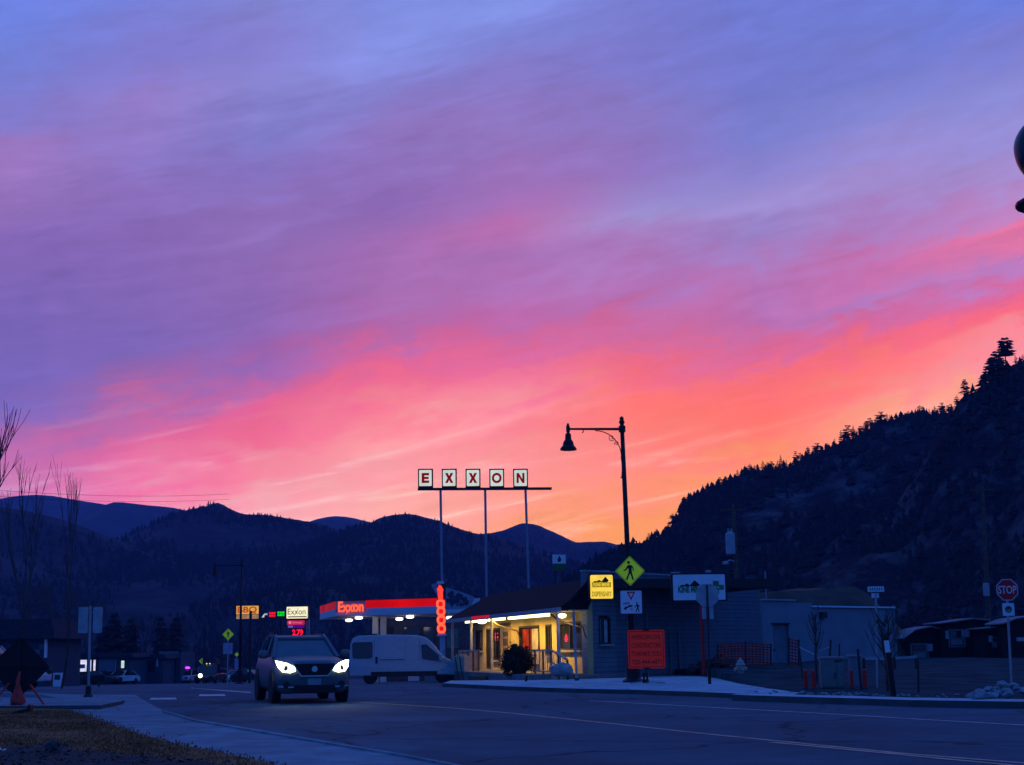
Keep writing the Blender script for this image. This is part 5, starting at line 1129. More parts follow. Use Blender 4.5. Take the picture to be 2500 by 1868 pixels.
# upright red neon sign
NY = 94
p0 = gp(1080, NY); t = thing('neon_pylon_sign', 'upright glowing red neon sign with arrow tip on a white post', 'lit sign', p0, 0)
def n_(x, y): v = W(x, y, NY) - p0; return (v.x, v.z)
MB().prism([n_(1067, 1427), n_(1088, 1425), n_(1089.5, 1551), n_(1068, 1553)], -.12, .2).build('case', mat('neon_case', (.12, .02, .02), .6), t)
MB().prism([n_(1066, 1419), n_(1084, 1419), n_(1084, 1432), n_(1066, 1432)], .05, .3).build('cap_box', m_canw, t)
MB().prism([n_(1067, 1549), n_(1090, 1547), n_(1090, 1552.5), n_(1067, 1554)], -.16, .22).build('base_tray', m_canw, t)
MB().tube([(n_(1080, 1553)[0], .1, 0), (n_(1080, 1553)[0], .1, n_(1080, 1551)[1])], .17, 10).build('post', mat('pale_post', (.40, .44, .50), .5), t)
MB().prism([n_(1068.5, 1464), n_(1087, 1464), n_(1088, 1550), n_(1069.5, 1551)], -.135, -.122).build('red_panel', glow('neon_red_panel', (255, 14, 22), 1.0, var=.2, scale=2), t)
MB().prism([n_(1067.5, 1442), n_(1066.5, 1440), n_(1072.5, 1427.5), n_(1078, 1431), n_(1083.5, 1441.5), n_(1081.5, 1443), n_(1082, 1463), n_(1070, 1463)], -.14, -.122).build('arrow', glow('neon_arrow', (255, 66, 56), 1.15, var=.25, scale=4), t)
m_nl = glow('neon_letter', (255, 104, 72), 1.2, var=.2, scale=5)
for i, (cx, cy) in enumerate(((1076, 1475), (1077, 1493), (1077.5, 1514), (1078, 1535))):
    x, z = n_(cx, cy); rx, rz = M(8.2, NY), M(8.4, NY)
    b = MB(); ring = [(x + rx * math.copysign(abs(math.cos(a)) ** .7, math.cos(a)), -.15, z + rz * math.copysign(abs(math.sin(a)) ** .7, math.sin(a))) for a in frange(0, 6.283, 20)]
    b.tube(ring, .075, 6, caps=False); b.build('neon_loop', m_nl, t)

# tall letter sign
EY = 108
p0 = gp(1186, EY, 0); t = thing('tall_letter_sign', 'tall roadside sign of five lit white letter boxes spelling EXXON on three poles', 'lit sign', p0, 0)
m_pole = mat('sign_pole_blue_grey', (.22, .25, .30), .6, var=.08)
m_box = mat('dark_red_box', (.10, .012, .014), .5)
def e_(x, y): v = W(x, y, EY) - p0; return Vector((v.x, 0, v.z))
MB().bar(e_(1020, 1194.5), e_(1347, 1193), .25, M(6, EY)).build('beam', m_box, t)
for xa, xb, yb in ((1075.5, 1079.5, 1560), (1184.5, 1188, 1560), (1283, 1291, 1560)):
    a = e_(xa, 1196); d = e_(xb, 1435 if xa < 1280 else 1432) - a; s = (a.z - zg(0, EY) + p0.z * 0 + 1.0) / -d.z
    b = MB(); b.tube([a, a + d * s], M(3.0, EY), 10); b.build('pole', m_pole, t)
m_lp = glow('letter_box_lit', (214, 226, 222), .86, var=.10, scale=1.2)
m_let = glow('dark_red_letter', (128, 6, 14), .9, var=.1)
GLYPH = {'E': [(-.45, -.5), (-.45, .5), (.45, .5), (.45, .25), (-.12, .25), (-.12, .12), (.40, .12), (.40, -.12), (-.12, -.12), (-.12, -.25), (.45, -.25), (.45, -.5)],
         'X': [(-.5, .5), (-.17, .5), (0, .2), (.17, .5), (.5, .5), (.19, 0), (.5, -.5), (.17, -.5), (0, -.2), (-.17, -.5), (-.5, -.5), (-.19, 0)],
         'N': [(-.48, -.5), (-.48, .5), (-.2, .5), (.21, -.1), (.21, .5), (.48, .5), (.48, -.5), (.2, -.5), (-.21, .1), (-.21, -.5)]}
for i, ch in enumerate('EXXON'):
    x0 = 1020.5 + i * 57.95; c = e_(x0 + 18.5, 1168); w, h_ = M(37, EY), M(46.5, EY)
    bx = MB().box((c.x, 0, c.z), (w, .42, h_)).build('letter_box', m_box, t)
    MB().prism(shift(rounded(w * .84, h_ * .86, .06), c.x, c.z), -.235, -.215).build('light_panel', m_lp, bx)
    lw_, lh_ = w * (.56 if ch != 'O' else .66), h_ * (.54 if ch != 'O' else .56); b = MB()
    if ch == 'O':
        o_p = [(c.x + lw_ * .5 * math.cos(a), c.z + lh_ * .5 * math.sin(a)) for a in frange(0, 6.28318, 24)[:-1]]; i_p = [(c.x + lw_ * .27 * math.cos(a), c.z + lh_ * .27 * math.sin(a)) for a in frange(0, 6.28318, 24)[:-1]]
        b.add([(x, -.252, z) for x, z in o_p + i_p] + [(x, -.236, z) for x, z in o_p + i_p], [f for k in range(24) for f in ((k, (k + 1) % 24, 24 + (k + 1) % 24, 24 + k), (k, 48 + k, 48 + (k + 1) % 24, (k + 1) % 24), (24 + k, 72 + k, 72 + (k + 1) % 24, 24 + (k + 1) % 24))])
    else: b.prism([(c.x + x * lw_, c.z + z * lh_) for x, z in GLYPH[ch]], -.252, -.236)
    b.build('letter', m_let, bx)

# price sign
PY = 104
p0 = gp(750, PY); t = thing('price_sign', 'lit cream brand sign over pink, purple and red price panels', 'lit sign', p0, R(-4))
def p_(x, y): v = W(x, y, PY) - p0; return v.x, v.z
def pan(x0, y0, x1, y1, m, name, d0=-.1, d1=.1): a, c = p_(x0, y1); e, f = p_(x1, y0); return MB().prism(shift(rounded(e - a, f - c, .05), (a + e) / 2, (c + f) / 2), d0, d1).build(name, m, t)
pan(698, 1479, 754, 1514, m_black, 'case', -.14, .15)
pan(700, 1481, 752.5, 1510.5, glow('cream_lit_panel', (250, 246, 206), 1.0, var=.06), 'light_panel', -.16, -.145)
x, z = p_(725, 1495); m_brand = glow('brand_letter', (92, 34, 14), .9, var=.2)
txt('Exxon', M(44, PY), M(14, PY), m_brand, t, (x, -.17, z + .05), bold=0.0, depth=.003)
MB().bar((x - .22, -.178, z - .32), (x + .12, -.178, z + .28), .07, .01).build('letter_stroke', m_brand, t)
pan(703.5, 1504.5, 750, 1507.5, m_dark, 'underline', -.172, -.162)
pan(701, 1514.5, 743, 1526, glow('pink_lit_panel', (196, 34, 86), .9), 'pink_panel')
x, z = p_(726, 1520); txt('Synergy', M(24, PY), M(6.5, PY), glow('pale_pink_print', (255, 128, 150), .9), t, (x, -.11, z), depth=.003)
x, z = p_(708, 1520); MB().prism([(x + .1 * math.cos(R(30 * i)), z + .1 * math.sin(R(30 * i))) for i in range(12)], -.112, -.104).build('round_mark', bpy.data.materials['pale_pink_print'], t)
pan(703, 1527.5, 714.5, 1532.5, glow('lavender_lit', (110, 92, 200), .8), 'label_panel'); pan(715.5, 1526.5, 742, 1533, glow('purple_lit', (74, 14, 160), .8), 'purple_panel')
pan(711, 1533.5, 744, 1556, m_dark, 'digit_panel'); x, z = p_(727, 1544.5)
txt('2.79', M(27, PY), M(16, PY), glow('red_led_digits', (255, 20, 52), 1.2), t, (x, -.11, z), bold=.05, depth=.01)
MB().box((p_(749.5, 1530)[0], .25, (p_(749, 1512)[1]) / 2), (M(8.5, PY), .25, p_(749, 1512)[1])).build('post', m_pole, t)

# barbecue sign and the small coloured signs beside it
QY = 140
p0 = gp(604, QY); t = thing('barbecue_sign', 'amber lit BBQ sign on a dark post by the far lamp', 'lit sign', p0, R(-3))
def b_(x, y): v = W(x, y, QY) - p0; return v.x, v.z
def pan2(x0, y0, x1, y1, m, name, d0, d1): a, c = b_(x0, y1); e, f = b_(x1, y0); return MB().prism([(a, c), (e, c), (e, f), (a, f)], d0, d1).build(name, m, t)
pan2(576, 1477, 635, 1513.5, m_black, 'case', -.2, .2); pan2(578, 1479, 633, 1500, glow('amber_lit_panel', (232, 176, 84), .9, var=.18, scale=1.5), 'light_panel', -.23, -.205)
pan2(578, 1500.5, 633, 1511.5, glow('dim_amber_panel', (170, 132, 104), .75, var=.25, scale=2), 'lower_panel', -.23, -.205)
x, z = b_(605, 1490); txt('BBQ', M(48, QY), M(18, QY), glow('bbq_brown', (186, 70, 18), .9, var=.2), t, (x, -.25, z), bold=.03, depth=.005)
MB().bar((b_(614, 1500)[0], -.3, b_(614, 1492)[1]), (b_(614, 1500)[0], -.3, 0), .22).build('post', m_dark, t)
for lab, nm, x0, y0, x1, y1, m in (('small white lit sign with an arrow between the amber and red signs', 'arrow_sign', 638, 1497, 653, 1508, glow('pale_lit', (176, 196, 204), .8, var=.5, scale=4)), ('small red lit sign between white arrow and green sign', 'red_lit_sign', 657, 1493, 673, 1508, glow('red_lit', (255, 28, 52), 1.0, var=.35, scale=4)), ('small green lit sign beside the cream brand sign', 'green_lit_sign', 677, 1491.5, 695, 1506, glow('green_lit', (20, 220, 40), 1.0, var=.35, scale=4))):
    Y = 130; p0 = gp((x0 + x1) / 2, Y); t = thing(nm, lab, 'lit sign', p0, 0)
    def s_(x, y): v = W(x, y, Y) - p0; return v.x, v.z
    (a, c), (e, f) = s_(x0, y1), s_(x1, y0); MB().prism(shift(rounded(e - a, f - c, .1), (a + e) / 2, (c + f) / 2), -.06, .1).build('case', m_dark, t)
    if nm == 'arrow_sign': MB().prism([(a + .02, c), (a + .25, c), (a + .3, c + .2), (e, c + .22), (e, f - .02), (a + .25, f - .05)], -.08, -.062).build('light_panel', m, t)
    else:
        k = 3
        for j in range(2):
            for i in range(k): MB().box((a + (e - a) * (i + .5) / k, -.07, c + (f - c) * (.3 + .42 * j)), ((e - a) / k * .82, .02, (f - c) * .34)).build('lit_block', m, t)
    MB().bar(((a + e) / 2, .1, 0), ((a + e) / 2, .1, c), .1).build('post', m_dark, t)
fl = gp(585, 120); ft = W(586, 1372, 120)
street_lamp(fl, ft.z - fl.z, W(586, 1376, 120).x - W(520, 1379, 120).x, 'far black bell street lamp down the road by the amber sign', 'black bell street lamps', scroll=False)

# ------------------------------------------------------------------ vehicles
def wheel(t, c, rad, w, axis='x'):
    """tyre and rim; axis = the direction of the axle"""
    T = Matrix.Translation(c) @ (Matrix.Rotation(R(90), 4, 'Y') if axis == 'x' else Matrix.Rotation(R(90), 4, 'X'))
    wh = MB().lathe([(rad * .62, -w * .5), (rad * .93, -w * .5), (rad, -w * .3), (rad, w * .3), (rad * .93, w * .5), (rad * .62, w * .5)], 22, (0, 0, 0), 0, T).build('wheel', m_tyre, t, smooth=False)
    b = MB(); b.lathe([(rad * .60, -w * .44), (rad * .60, w * .44)], 18, (0, 0, 0), 0, T)
    b.build('rim', m_grey, wh); return wh
def loft(sections, closed=True):
    b = MB(); n = len(sections[0]); vs = [p for s in sections for p in s]
    fs = [(i * n + j, i * n + (j + 1) % n, (i + 1) * n + (j + 1) % n, (i + 1) * n + j) for i in range(len(sections) - 1) for j in range(n)]
    fs += [tuple(range(n)), tuple(range(len(vs) - 1, len(vs) - n - 1, -1))]; return b.add(vs, fs)
m_suv = mat('dark_slate_paint', (.075, .108, .125), .42, .1, var=.08, spec=.35)
m_ws = mat('windscreen', (.06, .075, .085), .12, var=.15, spec=.6)
m_hl = glow('headlight_lit', (248, 255, 206), 9, var=.25, scale=6)
def suv(loc, rz, label):
    t = thing('suv', label, 'car', loc, rz)
    st = [(-2.36, .58, .42, .80), (-2.30, .78, .30, .93), (-2.12, .89, .24, 1.00), (-1.75, .935, .24, 1.05), (-1.1, .95, .26, 1.10), (-.5, .955, .28, 1.13), (.8, .955, .28, 1.14), (1.8, .94, .30, 1.16), (2.2, .90, .34, 1.12), (2.36, .80, .45, .98)]
    secs = []
    for y, hw, z0, z1 in st:
        half = [(0, z0), (hw * .82, z0), (hw * .97, z0 + .10), (hw, z0 + (z1 - z0) * .45), (hw * .985, z0 + (z1 - z0) * .72), (hw * .93, z1 - .03), (hw * .80, z1 + .015), (hw * .4, z1 + .045), (0, z1 + .05)]
        secs.append([Vector((x, y, z)) for x, z in half] + [Vector((-x, y, z)) for x, z in half[-2:0:-1]])
    o = loft(secs).build('body', m_suv, t, smooth=True)
    prof = [(-.98, 1.10, .84), (-.10, 1.60, .66), (.25, 1.68, .64), (1.2, 1.69, .63), (1.95, 1.60, .62), (2.2, 1.14, .78)]
    b = MB(); L_ = [Vector((-w, y, z)) for y, z, w in prof]; R_ = [Vector((w, y, z)) for y, z, w in prof]
    for i in range(1, 4): b.add([L_[i], R_[i], R_[i + 1], L_[i + 1]], [(0, 1, 2, 3)])
    for S in (L_, R_):
        b.bar(S[0], S[1], .09, .07); b.bar(S[4], S[5], .12, .08)
        for i in range(1, 4): b.bar(S[i], S[i + 1], .07, .07)
        sx = S[0].x; b.bar((sx * .985, .45, 1.13), (S[2].x * 1.01, .52, 1.66), .09, .05); b.bar((sx * .97, 1.45, 1.13), (S[3].x * 1.01, 1.35, 1.66), .09, .05)
    b.bar(L_[1], R_[1], .08, .05)
    b.build('roof', m_suv, t, fix=False)
    MB().add([L_[0] * .985, R_[0] * .985, R_[1] * .985 + Vector((0, 0, .01)), L_[1] * .985 + Vector((0, 0, .01))], [(0, 1, 2, 3)]).build('windscreen', m_ws, t)
    MB().add([L_[4], R_[4], R_[5], L_[5]], [(0, 1, 2, 3)]).build('rear_window', m_ws, t)
    for S, s in ((L_, -1), (R_, 1)):
        MB().add([Vector((p.x * .975, p.y, p.z)) for p in S], [tuple(range(6))]).build('side_window', m_ws, t)
        MB().bar(S[2] + Vector((0, 0, .07)), S[3] + Vector((0, .2, .07)), .05, .05).build('roof_rail', m_dark, t)
        b = MB(); b.lathe([(.02, -.10), (.10, -.09), (.13, 0), (.12, .07), (.05, .11)], 12, (0, 0, 0), 0, Matrix.Translation((s * 1.08, -.78, 1.19)) @ Matrix.Scale(.85, 4, (0, 1, 0)))
        b.bar((s * .9, -.75, 1.14), (s * 1.0, -.76, 1.16), .06, .05); mi = b.build('mirror', m_suv, t, smooth=True)
        hl = [(.47, -2.335, .79), (.60, -2.315, .745), (.78, -2.26, .77), (.88, -2.14, .88), (.925, -1.95, 1.04), (.83, -2.13, 1.015), (.66, -2.28, .975), (.49, -2.34, .88)]
        k = len(hl); b = MB(); b.add([(s * x * 1.02, y - .055, z) for x, y, z in hl] + [(s * x * .97, y + .12, z) for x, y, z in hl], [tuple(range(k))] + [(i, (i + 1) % k, k + (i + 1) % k, k + i) for i in range(k)])
        b.build('headlight', m_hl, t)
        b = MB(); b.bar((s * .34, -2.40, .67), (s * .56, -2.385, .98), .10, .03); b.build('grille_chrome', m_chrome, t)
        MB().lathe([(.085, -.02), (.085, .02)], 12, (0, 0, 0), 0, Matrix.Translation((s * .70, -2.325, .46)) @ Matrix.Rotation(R(90), 4, 'X')).build('fog_lamp', m_glass, t)
        b = MB(); b.bar((s * .52, -2.39, .40), (s * .88, -2.22, .42), .03, .035); b.build('bumper_trim', m_chrome, t)
        for y in (-1.42, 1.42):
            b = MB(); b.lathe([(.43, -.03), (.43, .03)], 20, (0, 0, 0), 0, Matrix.Translation((s * .945, y, .40)) @ Matrix.Rotation(R(90), 4, 'Y')); b.build('wheel_arch', m_dark, t)
            wheel(t, (s * .86, y, .36), .36, .24)
    MB().prism([(-.52, .96), (.52, .96), (.36, .68), (-.36, .68)], -2.385, -2.30).build('grille', m_black, t)
    b = MB(); b.bar((-.36, -2.40, .665), (.36, -2.40, .665), .05, .03); b.build('grille_lip', m_chrome, t)
    MB().lathe([(.075, -.01), (.075, .012)], 16, (0, 0, 0), 0, Matrix.Translation((0, -2.395, .83)) @ Matrix.Rotation(R(90), 4, 'X')).build('badge', m_chrome, t)
    MB().prism([(-.62, .44), (.62, .44), (.52, .28), (-.52, .28)], -2.37, -2.25).build('lower_intake', m_black, t)
    MB().box((0, -2.375, .53), (.34, .02, .16)).build('number_plate', mat('plate_dull', (.20, .24, .26), .6), t)
    MB().box((0, 0, .30), (1.5, 4.0, .12)).build('underbody', m_black, t)
    b = MB(); b.bar((-.62, -.99, 1.125), (.62, -.99, 1.125), .05, .02); b.build('wiper', m_black, t)
    for s in (-1, 1):
        ld = bpy.data.lights.new('headlamp', 'SPOT'); ld.energy = 50; ld.color = (.95, 1, .86); ld.spot_size = R(70); ld.spot_blend = .8; ld.shadow_soft_size = .08
        lo = bpy.data.objects.new('headlamp', ld); col.objects.link(lo); lo.parent = t; lo.location = (s * .7, -2.48, .86); lo.rotation_euler = (R(-78), 0, 0)
    return t
cg = G(690, 1716, 0); sv = suv((cg.x + .25, cg.y + 1.5, 0), R(17), 'dark oncoming SUV with both headlights shining on the street'); sv.scale = (1.07, 1.07, 1.10)

m_van = mat('white_van_paint', (.28, .37, .43), .4, var=.05, spec=.4)
def van(loc, rz, label):
    t = thing('cargo_van', label, 'van', loc, rz)
    prof = [(-2.95, .42), (-2.98, 1.0), (-2.93, 2.1), (-2.82, 2.40), (-2.5, 2.54), (-1.0, 2.58), (.7, 2.53), (1.2, 2.40), (1.55, 2.12), (2.02, 1.52), (2.2, 1.36), (2.72, 1.14), (2.93, .92), (2.98, .55), (2.95, .42)]
    b = MB(); n = len(prof)
    def ins(z): return 1.0 - max(0, z - 1.1) * .09
    for y in (-1, 1): b.add([(x, y * ins(z), z) for x, z in prof], [])
    b.f = [tuple(range(n)), tuple(range(2 * n - 1, n - 1, -1))] + [(i, (i + 1) % n, n + (i + 1) % n, n + i) for i in range(n)]; b.m = [0] * len(b.f)
    b.build('body', m_van, t, bevel=.07)
    def sp(name, pts, m, d=.012):
        for s in (-1,):
            bb = MB(); bb.add([(x, s * (ins(z) + d), z) for x, z in pts] + [(x, s * (ins(z) - .03), z) for x, z in pts], [tuple(range(len(pts)))] + [(i, (i + 1) % len(pts), len(pts) + (i + 1) % len(pts), len(pts) + i) for i in range(len(pts))]); bb.build(name, m, t)
    sp('rear_side_window', [(-2.80, 1.42), (-2.84, 2.1), (-2.72, 2.2), (-1.78, 2.2), (-1.72, 2.1), (-1.72, 1.42), (-1.85, 1.34), (-2.7, 1.34)], m_glass)
    sp('cab_window', [(.98, 1.30), (.92, 2.02), (1.22, 2.04), (1.92, 1.42), (2.02, 1.18), (1.5, 1.2)], m_glass)
    for x in (-1.62, .05, .82):
        b = MB(); b.bar((x, -ins(1.3) - .006, .5), (x, -ins(2.3) - .004, 2.32), .014, .01); b.build('door_seam', m_dark, t)
    b = MB(); b.bar((-1.3, -1.005, 1.27), (.0, -1.005, 1.27), .02, .03); b.build('slide_rail', m_dark, t)
    b = MB(); b.box((-2.2 + .7, -1.005, 1.25), (.12, .02, .36)); b.build('fuel_flap', m_dark, t)
    b = MB(); b.box((0, -1.0, .52), (3.6, .05, .26)); b.build('sill_cladding', m_dark, t)
    b = MB(); b.lathe([(.04, -.2), (.12, -.15), (.12, .15), (.04, .2)], 8, (2.0, -1.15, 1.35)); b.build('mirror', m_van, t)
    b = MB(); b.box((-1.9, 0, 2.60), (.8, 1.4, .07)); b.build('roof_vent', m_dark, t)
    MB().box((2.86, -.75, .95), (.2, .4, .24)).build('headlight', m_glass, t)
    for x in (-1.85, 2.08):
        for s in (-1, 1): wheel(t, (x, s * .86, .37), .37, .26, 'y')
    return t
vp = gp(987, 77); vn = van((vp.x, 77, vp.z), R(4), 'white cargo van parked side on between the SUV and the shop'); vn.scale = (.93, .95, .96)

def sedan(loc, rz, label, paint, L_=4.5, Wd=1.8, H=1.5, group=None, kind='car', lights=None, name='parked_car'):
    """front faces local +x"""
    t = thing(name, label, kind, loc, rz, group); a = L_ / 2; w = Wd / 2
    low = [(-a, .35), (-a - .02, .6), (-a + .1, .9), (-a * .55, .98), (a * .35, .98), (a * .85, .86), (a, .65), (a - .02, .35)]
    b = MB(); b.prism(low, -w, w); b.build('body', paint, t, bevel=.06)
    if kind == 'pickup': top = [(-a * .05, .95), (0, H), (a * .30, H), (a * .5, .95)]
    elif H > 1.6: top = [(-a * .96, .95), (-a * .9, H - .05), (-a * .5, H), (a * .1, H), (a * .42, .95)]
    else: top = [(-a * .80, .95), (-a * .5, H - .08), (-a * .2, H), (a * .08, H - .03), (a * .42, .95)]
    b = MB(); k = len(top); iw = w * .78
    vs = [(x, -(w * .93 if z < 1 else iw), z) for x, z in top] + [(x, (w * .93 if z < 1 else iw), z) for x, z in top]
    b.add(vs, [tuple(range(k)), tuple(range(2 * k - 1, k - 1, -1))] + [(i, (i + 1) % k, k + (i + 1) % k, k + i) for i in range(k)]); b.build('cabin_glass', m_glass, t)
    b = MB(); hi = [p for p in top if p[1] > 1.2]
    for (x0, z0), (x1, z1) in zip(hi, hi[1:]): b.add([(x0 - .03, -iw - .02, z0 + .03), (x1 + .03, -iw - .02, z1 + .03), (x1 + .03, iw + .02, z1 + .03), (x0 - .03, iw + .02, z0 + .03)], [(0, 1, 2, 3)])
    for s in (-1, 1):
        for i in (0, k - 2): b.bar((top[i][0], s * (w * .95 if top[i][1] < 1 else iw + .02), top[i][1]), (top[i + 1][0], s * (w * .95 if top[i + 1][1] < 1 else iw + .02), top[i + 1][1]), .08, .06)
    b.build('roof', paint, t, fix=False)
    for x in (-a * .62, a * .62):
        for s in (-1, 1): wheel(t, (x, s * (w - .1), .33), .33, .22, 'y')
    for s in (-1, 1):
        MB().box((a - .06, s * w * .68, .70), (.12, .38, .16)).build('headlight', lights or m_glass, t); MB().box((-a + .03, s * w * .7, .78), (.1, .3, .16)).build('tail_light', m_red, t)
    return t
m_p1 = mat('silver_car_paint', (.45, .47, .50), .4, .2); m_p2 = mat('black_car_paint', (.02, .02, .022), .35); m_p3 = mat('pale_car_paint', (.58, .60, .62), .4)
fp = lambda px, Y: gp(px, Y)
sedan(fp(246, 165), R(-20), 'dark low car parked side on under the lit shop windows', m_p2, group='cars parked along the far street')
sedan(fp(297, 168), R(-112), 'pale hatchback with bright corner beside the lit doorway', m_p3, H=1.55, group='cars parked along the far street')
sedan(fp(379, 180), R(-98), 'white saloon seen from the front in the far street', m_p3, group='cars parked along the far street')
pc = sedan(fp(456, 185), R(-95), 'pale police car with purple roof lights flashing', m_p1, H=1.65)
b = MB(); b.lathe([(.15, -.12), (.38, -.05), (.42, .05), (.2, .16)], 12, (0, 0, 1.85)); b.build('light_bar', glow('police_purple', (190, 70, 255), 2.0, var=.3, scale=4), pc)
m_onehl = glow('far_headlight', (255, 250, 230), 6, var=.05)
tr = sedan(fp(515, 150), R(-93), 'black pickup with one bright headlight below the red lit sign', m_p2, L_=5.4, Wd=2.0, H=1.9, kind='pickup', name='pickup_truck')
b = MB(); b.lathe([(.05, -.08), (.16, -.04), (.2, .0), (.12, .08)], 12, (0, 0, 0), 0, Matrix.Translation((2.76, -.35, .82)) @ Matrix.Rotation(R(90), 4, 'Y')); b.build('lit_headlight', m_onehl, tr)
for s in (-.2, .12): MB().lathe([(.03, -.05), (.07, 0), (.03, .05)], 8, (1.0, s, 1.95)).build('marker_lamp', glow('amber_marker', (255, 240, 90), 1.4) if s < 0 else bpy.data.materials['amber_marker'], tr)
sedan(fp(575, 190), R(-100), 'grey car far off beside the crossing signs', m_p1, group='cars parked along the far street')
sedan(fp(612, 175), R(-20), 'dark car far off just left of the oncoming SUV', m_p2, group='cars parked along the far street')
lw = sedan(fp(-34, 60), R(-4), 'white roofed car at the left edge behind the dark diamond sign', m_p3, L_=4.7, Wd=1.9, H=1.75)

# far road signs
def far_sign(px, pyc, wpx, pyb, Y, label, m, plate=None, kind='crossing_sign'):
    p0 = gp(px, Y); c = W(px, pyc, Y); t = thing(kind, label, 'road sign', p0, 0); cz = c.z - p0.z
    crossing_diamond(t, M(wpx, Y) / 1.414, (0, 0, cz), m, back=(wpx < 12))
    if plate: x0, y0, x1, y1 = plate; z0, z1 = W(px, y1, Y).z - p0.z, W(px, y0, Y).z - p0.z; MB().box((0, -.01, (z0 + z1) / 2), (M(x1 - x0, Y), .02, z1 - z0)).build('lower_plate', mat('lavender_plate', (.34, .32, .42), .6, var=.25, scale=5) if 'lavender_plate' not in bpy.data.materials else bpy.data.materials['lavender_plate'], t)
    MB().bar((0, .05, 0), (0, .05, cz + .3), .07).build('post', m_alu, t)
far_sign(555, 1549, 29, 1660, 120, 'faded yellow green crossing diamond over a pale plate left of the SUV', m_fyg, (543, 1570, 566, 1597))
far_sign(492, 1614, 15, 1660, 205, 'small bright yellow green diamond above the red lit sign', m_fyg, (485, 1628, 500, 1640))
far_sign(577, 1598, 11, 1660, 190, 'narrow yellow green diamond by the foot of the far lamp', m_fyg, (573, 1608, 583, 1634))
far_sign(532, 1613, 13, 1650, 200, 'small dull orange diamond right of the red lit sign', mat('dull_orange', (.34, .10, .02), .6), kind='work_zone_sign')
p0 = gp(512, 195); c = W(512, 1627, 195); t = thing('red_lit_sign', 'red glowing sign above the black pickup down the street', 'lit sign', p0, 0)
MB().prism(shift(rounded(M(25, 195), M(12, 195), .15), c.x - p0.x, c.z - p0.z), -.15, .15).build('case', m_dark, t)
txt('OPEN', M(22, 195), M(8.5, 195), glow('red_far', (255, 30, 62), 1.1, var=.2), t, (c.x - p0.x, -.2, c.z - p0.z), bold=.06, depth=.02)
MB().bar((0, 0, 0), (0, 0, c.z - p0.z - .2), .15).build('post', m_dark, t)
p0 = gp(497, 170); t = thing('dark_pole', 'dark bare pole rising behind the small bright crossing diamond', 'pole', p0, 0); MB().tube([(0, 0, 0), (0, 0, W(497, 1538, 170).z - p0.z)], .13, 8).build('pole', m_dark, t)
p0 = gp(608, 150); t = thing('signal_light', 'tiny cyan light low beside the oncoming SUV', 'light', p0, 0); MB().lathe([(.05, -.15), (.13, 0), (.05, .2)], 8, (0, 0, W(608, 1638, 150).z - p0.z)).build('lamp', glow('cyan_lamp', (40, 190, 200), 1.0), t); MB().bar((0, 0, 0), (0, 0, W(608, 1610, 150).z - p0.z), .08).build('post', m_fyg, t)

# ------------------------------------------------------------------ left side signs in front
GY = 47.5
p0 = G(215, 1702, .1); GY = p0.y; t = thing('twin_plate_sign', 'post with two tall sign plates seen from behind on the kerb island', 'road sign', p0, 0)
top = W(220, 1480, GY).z - p0.z
for x0, x1 in ((190, 216), (226, 251)):
    a, c = W(x0, 1546, GY) - p0, W(x1, 1482, GY) - p0; MB().prism(shift(rounded(c.x - a.x, c.z - a.z, .04), (a.x + c.x) / 2, (a.z + c.z) / 2), -.004, .004).build('plate', m_alu, t)
MB().tube([(0, .03, 0), ((W(220, 1482, GY) - p0).x, .03, top)], .04, 8).build('post', m_grey, t)
b = MB(); b.bar(W(190, 1495, GY) - p0 + Vector((0, .02, 0)), W(251, 1495, GY) - p0 + Vector((0, .02, 0)), .04, .02); b.build('brace', m_grey, t)
MB().lathe([(.15, 0), (.14, .05), (.09, .1), (.09, .3), (.07, .34)], 8).build('base', m_dark, t)
RY_ = 40.0; p0 = gp(46, RY_, .07); t = thing('roll_up_sign_back', 'black back of a diamond roll up sign on a low tripod at the lawn edge', 'road sign', p0, 0)
c = W(47, 1630, RY_) - p0; hd = M(76, RY_)
m_vinyl = mat('black_vinyl_back', (.012, .013, .016), .8)
MB().prism(shift(rot(rounded(hd * 1.414, hd * 1.414, .06), R(45)), c.x, c.z), -.008, .008).build('panel', m_vinyl, t)
m_strut = mat('red_fibre_strut', (.60, .06, .05), .6)
MB().bar((c.x, -.03, c.z - hd), (c.x, -.03, c.z + hd), .03, .02).build('upright_rib', m_dark, t); MB().bar((c.x - hd, -.025, c.z), (c.x + hd, -.025, c.z), .03, .012).build('cross_rib', m_dark, t)
for (xa, ya), (xb, yb), dy in (((74, 1672), (113, 1728), -1.3), ((22, 1668), (-4, 1700), -.3)):
    a = W(xa, ya, RY_ - .06) - p0; e_2 = W(xb, yb, RY_ - .25) - p0; MB().bar(a, e_2, .045, .045).build('leg', m_strut, t)
a = W(48, 1650, RY_ - .1) - p0; MB().bar(a, (a.x - .02, -.25, 0), .05).build('leg', m_strut, t)
sb = W(45, 1640, RY_ - .4); so = thing('sandbag', 'dull red cloth sandbag hanging from the tripod under the black sign', 'sandbag', sb, 0)
b = MB(); secs = []
for py, cx, hw, dp in ((1640, 49, 2.0, .03), (1662, 43, 3.5, .05), (1672, 43, 4.5, .06), (1690, 43, 10, .10), (1708, 43.5, 17, .13), (1716, 43, 18.5, .12), (1720, 42, 15, .06)):
    c_ = W(cx, py, RY_ - .4) - sb; w = M(hw, RY_); secs.append([Vector((c_.x + w * math.cos(a) * (1 + .12 * math.sin(3 * a + py)), dp * math.sin(a), c_.z + .02 * math.sin(2 * a))) for a in frange(0, 6.283, 14)[:-1]])
loft(secs).build('cloth', mat('dull_red_cloth', (.75, .06, .05), .9, var=.25, scale=6, bump=.3), so, smooth=True)
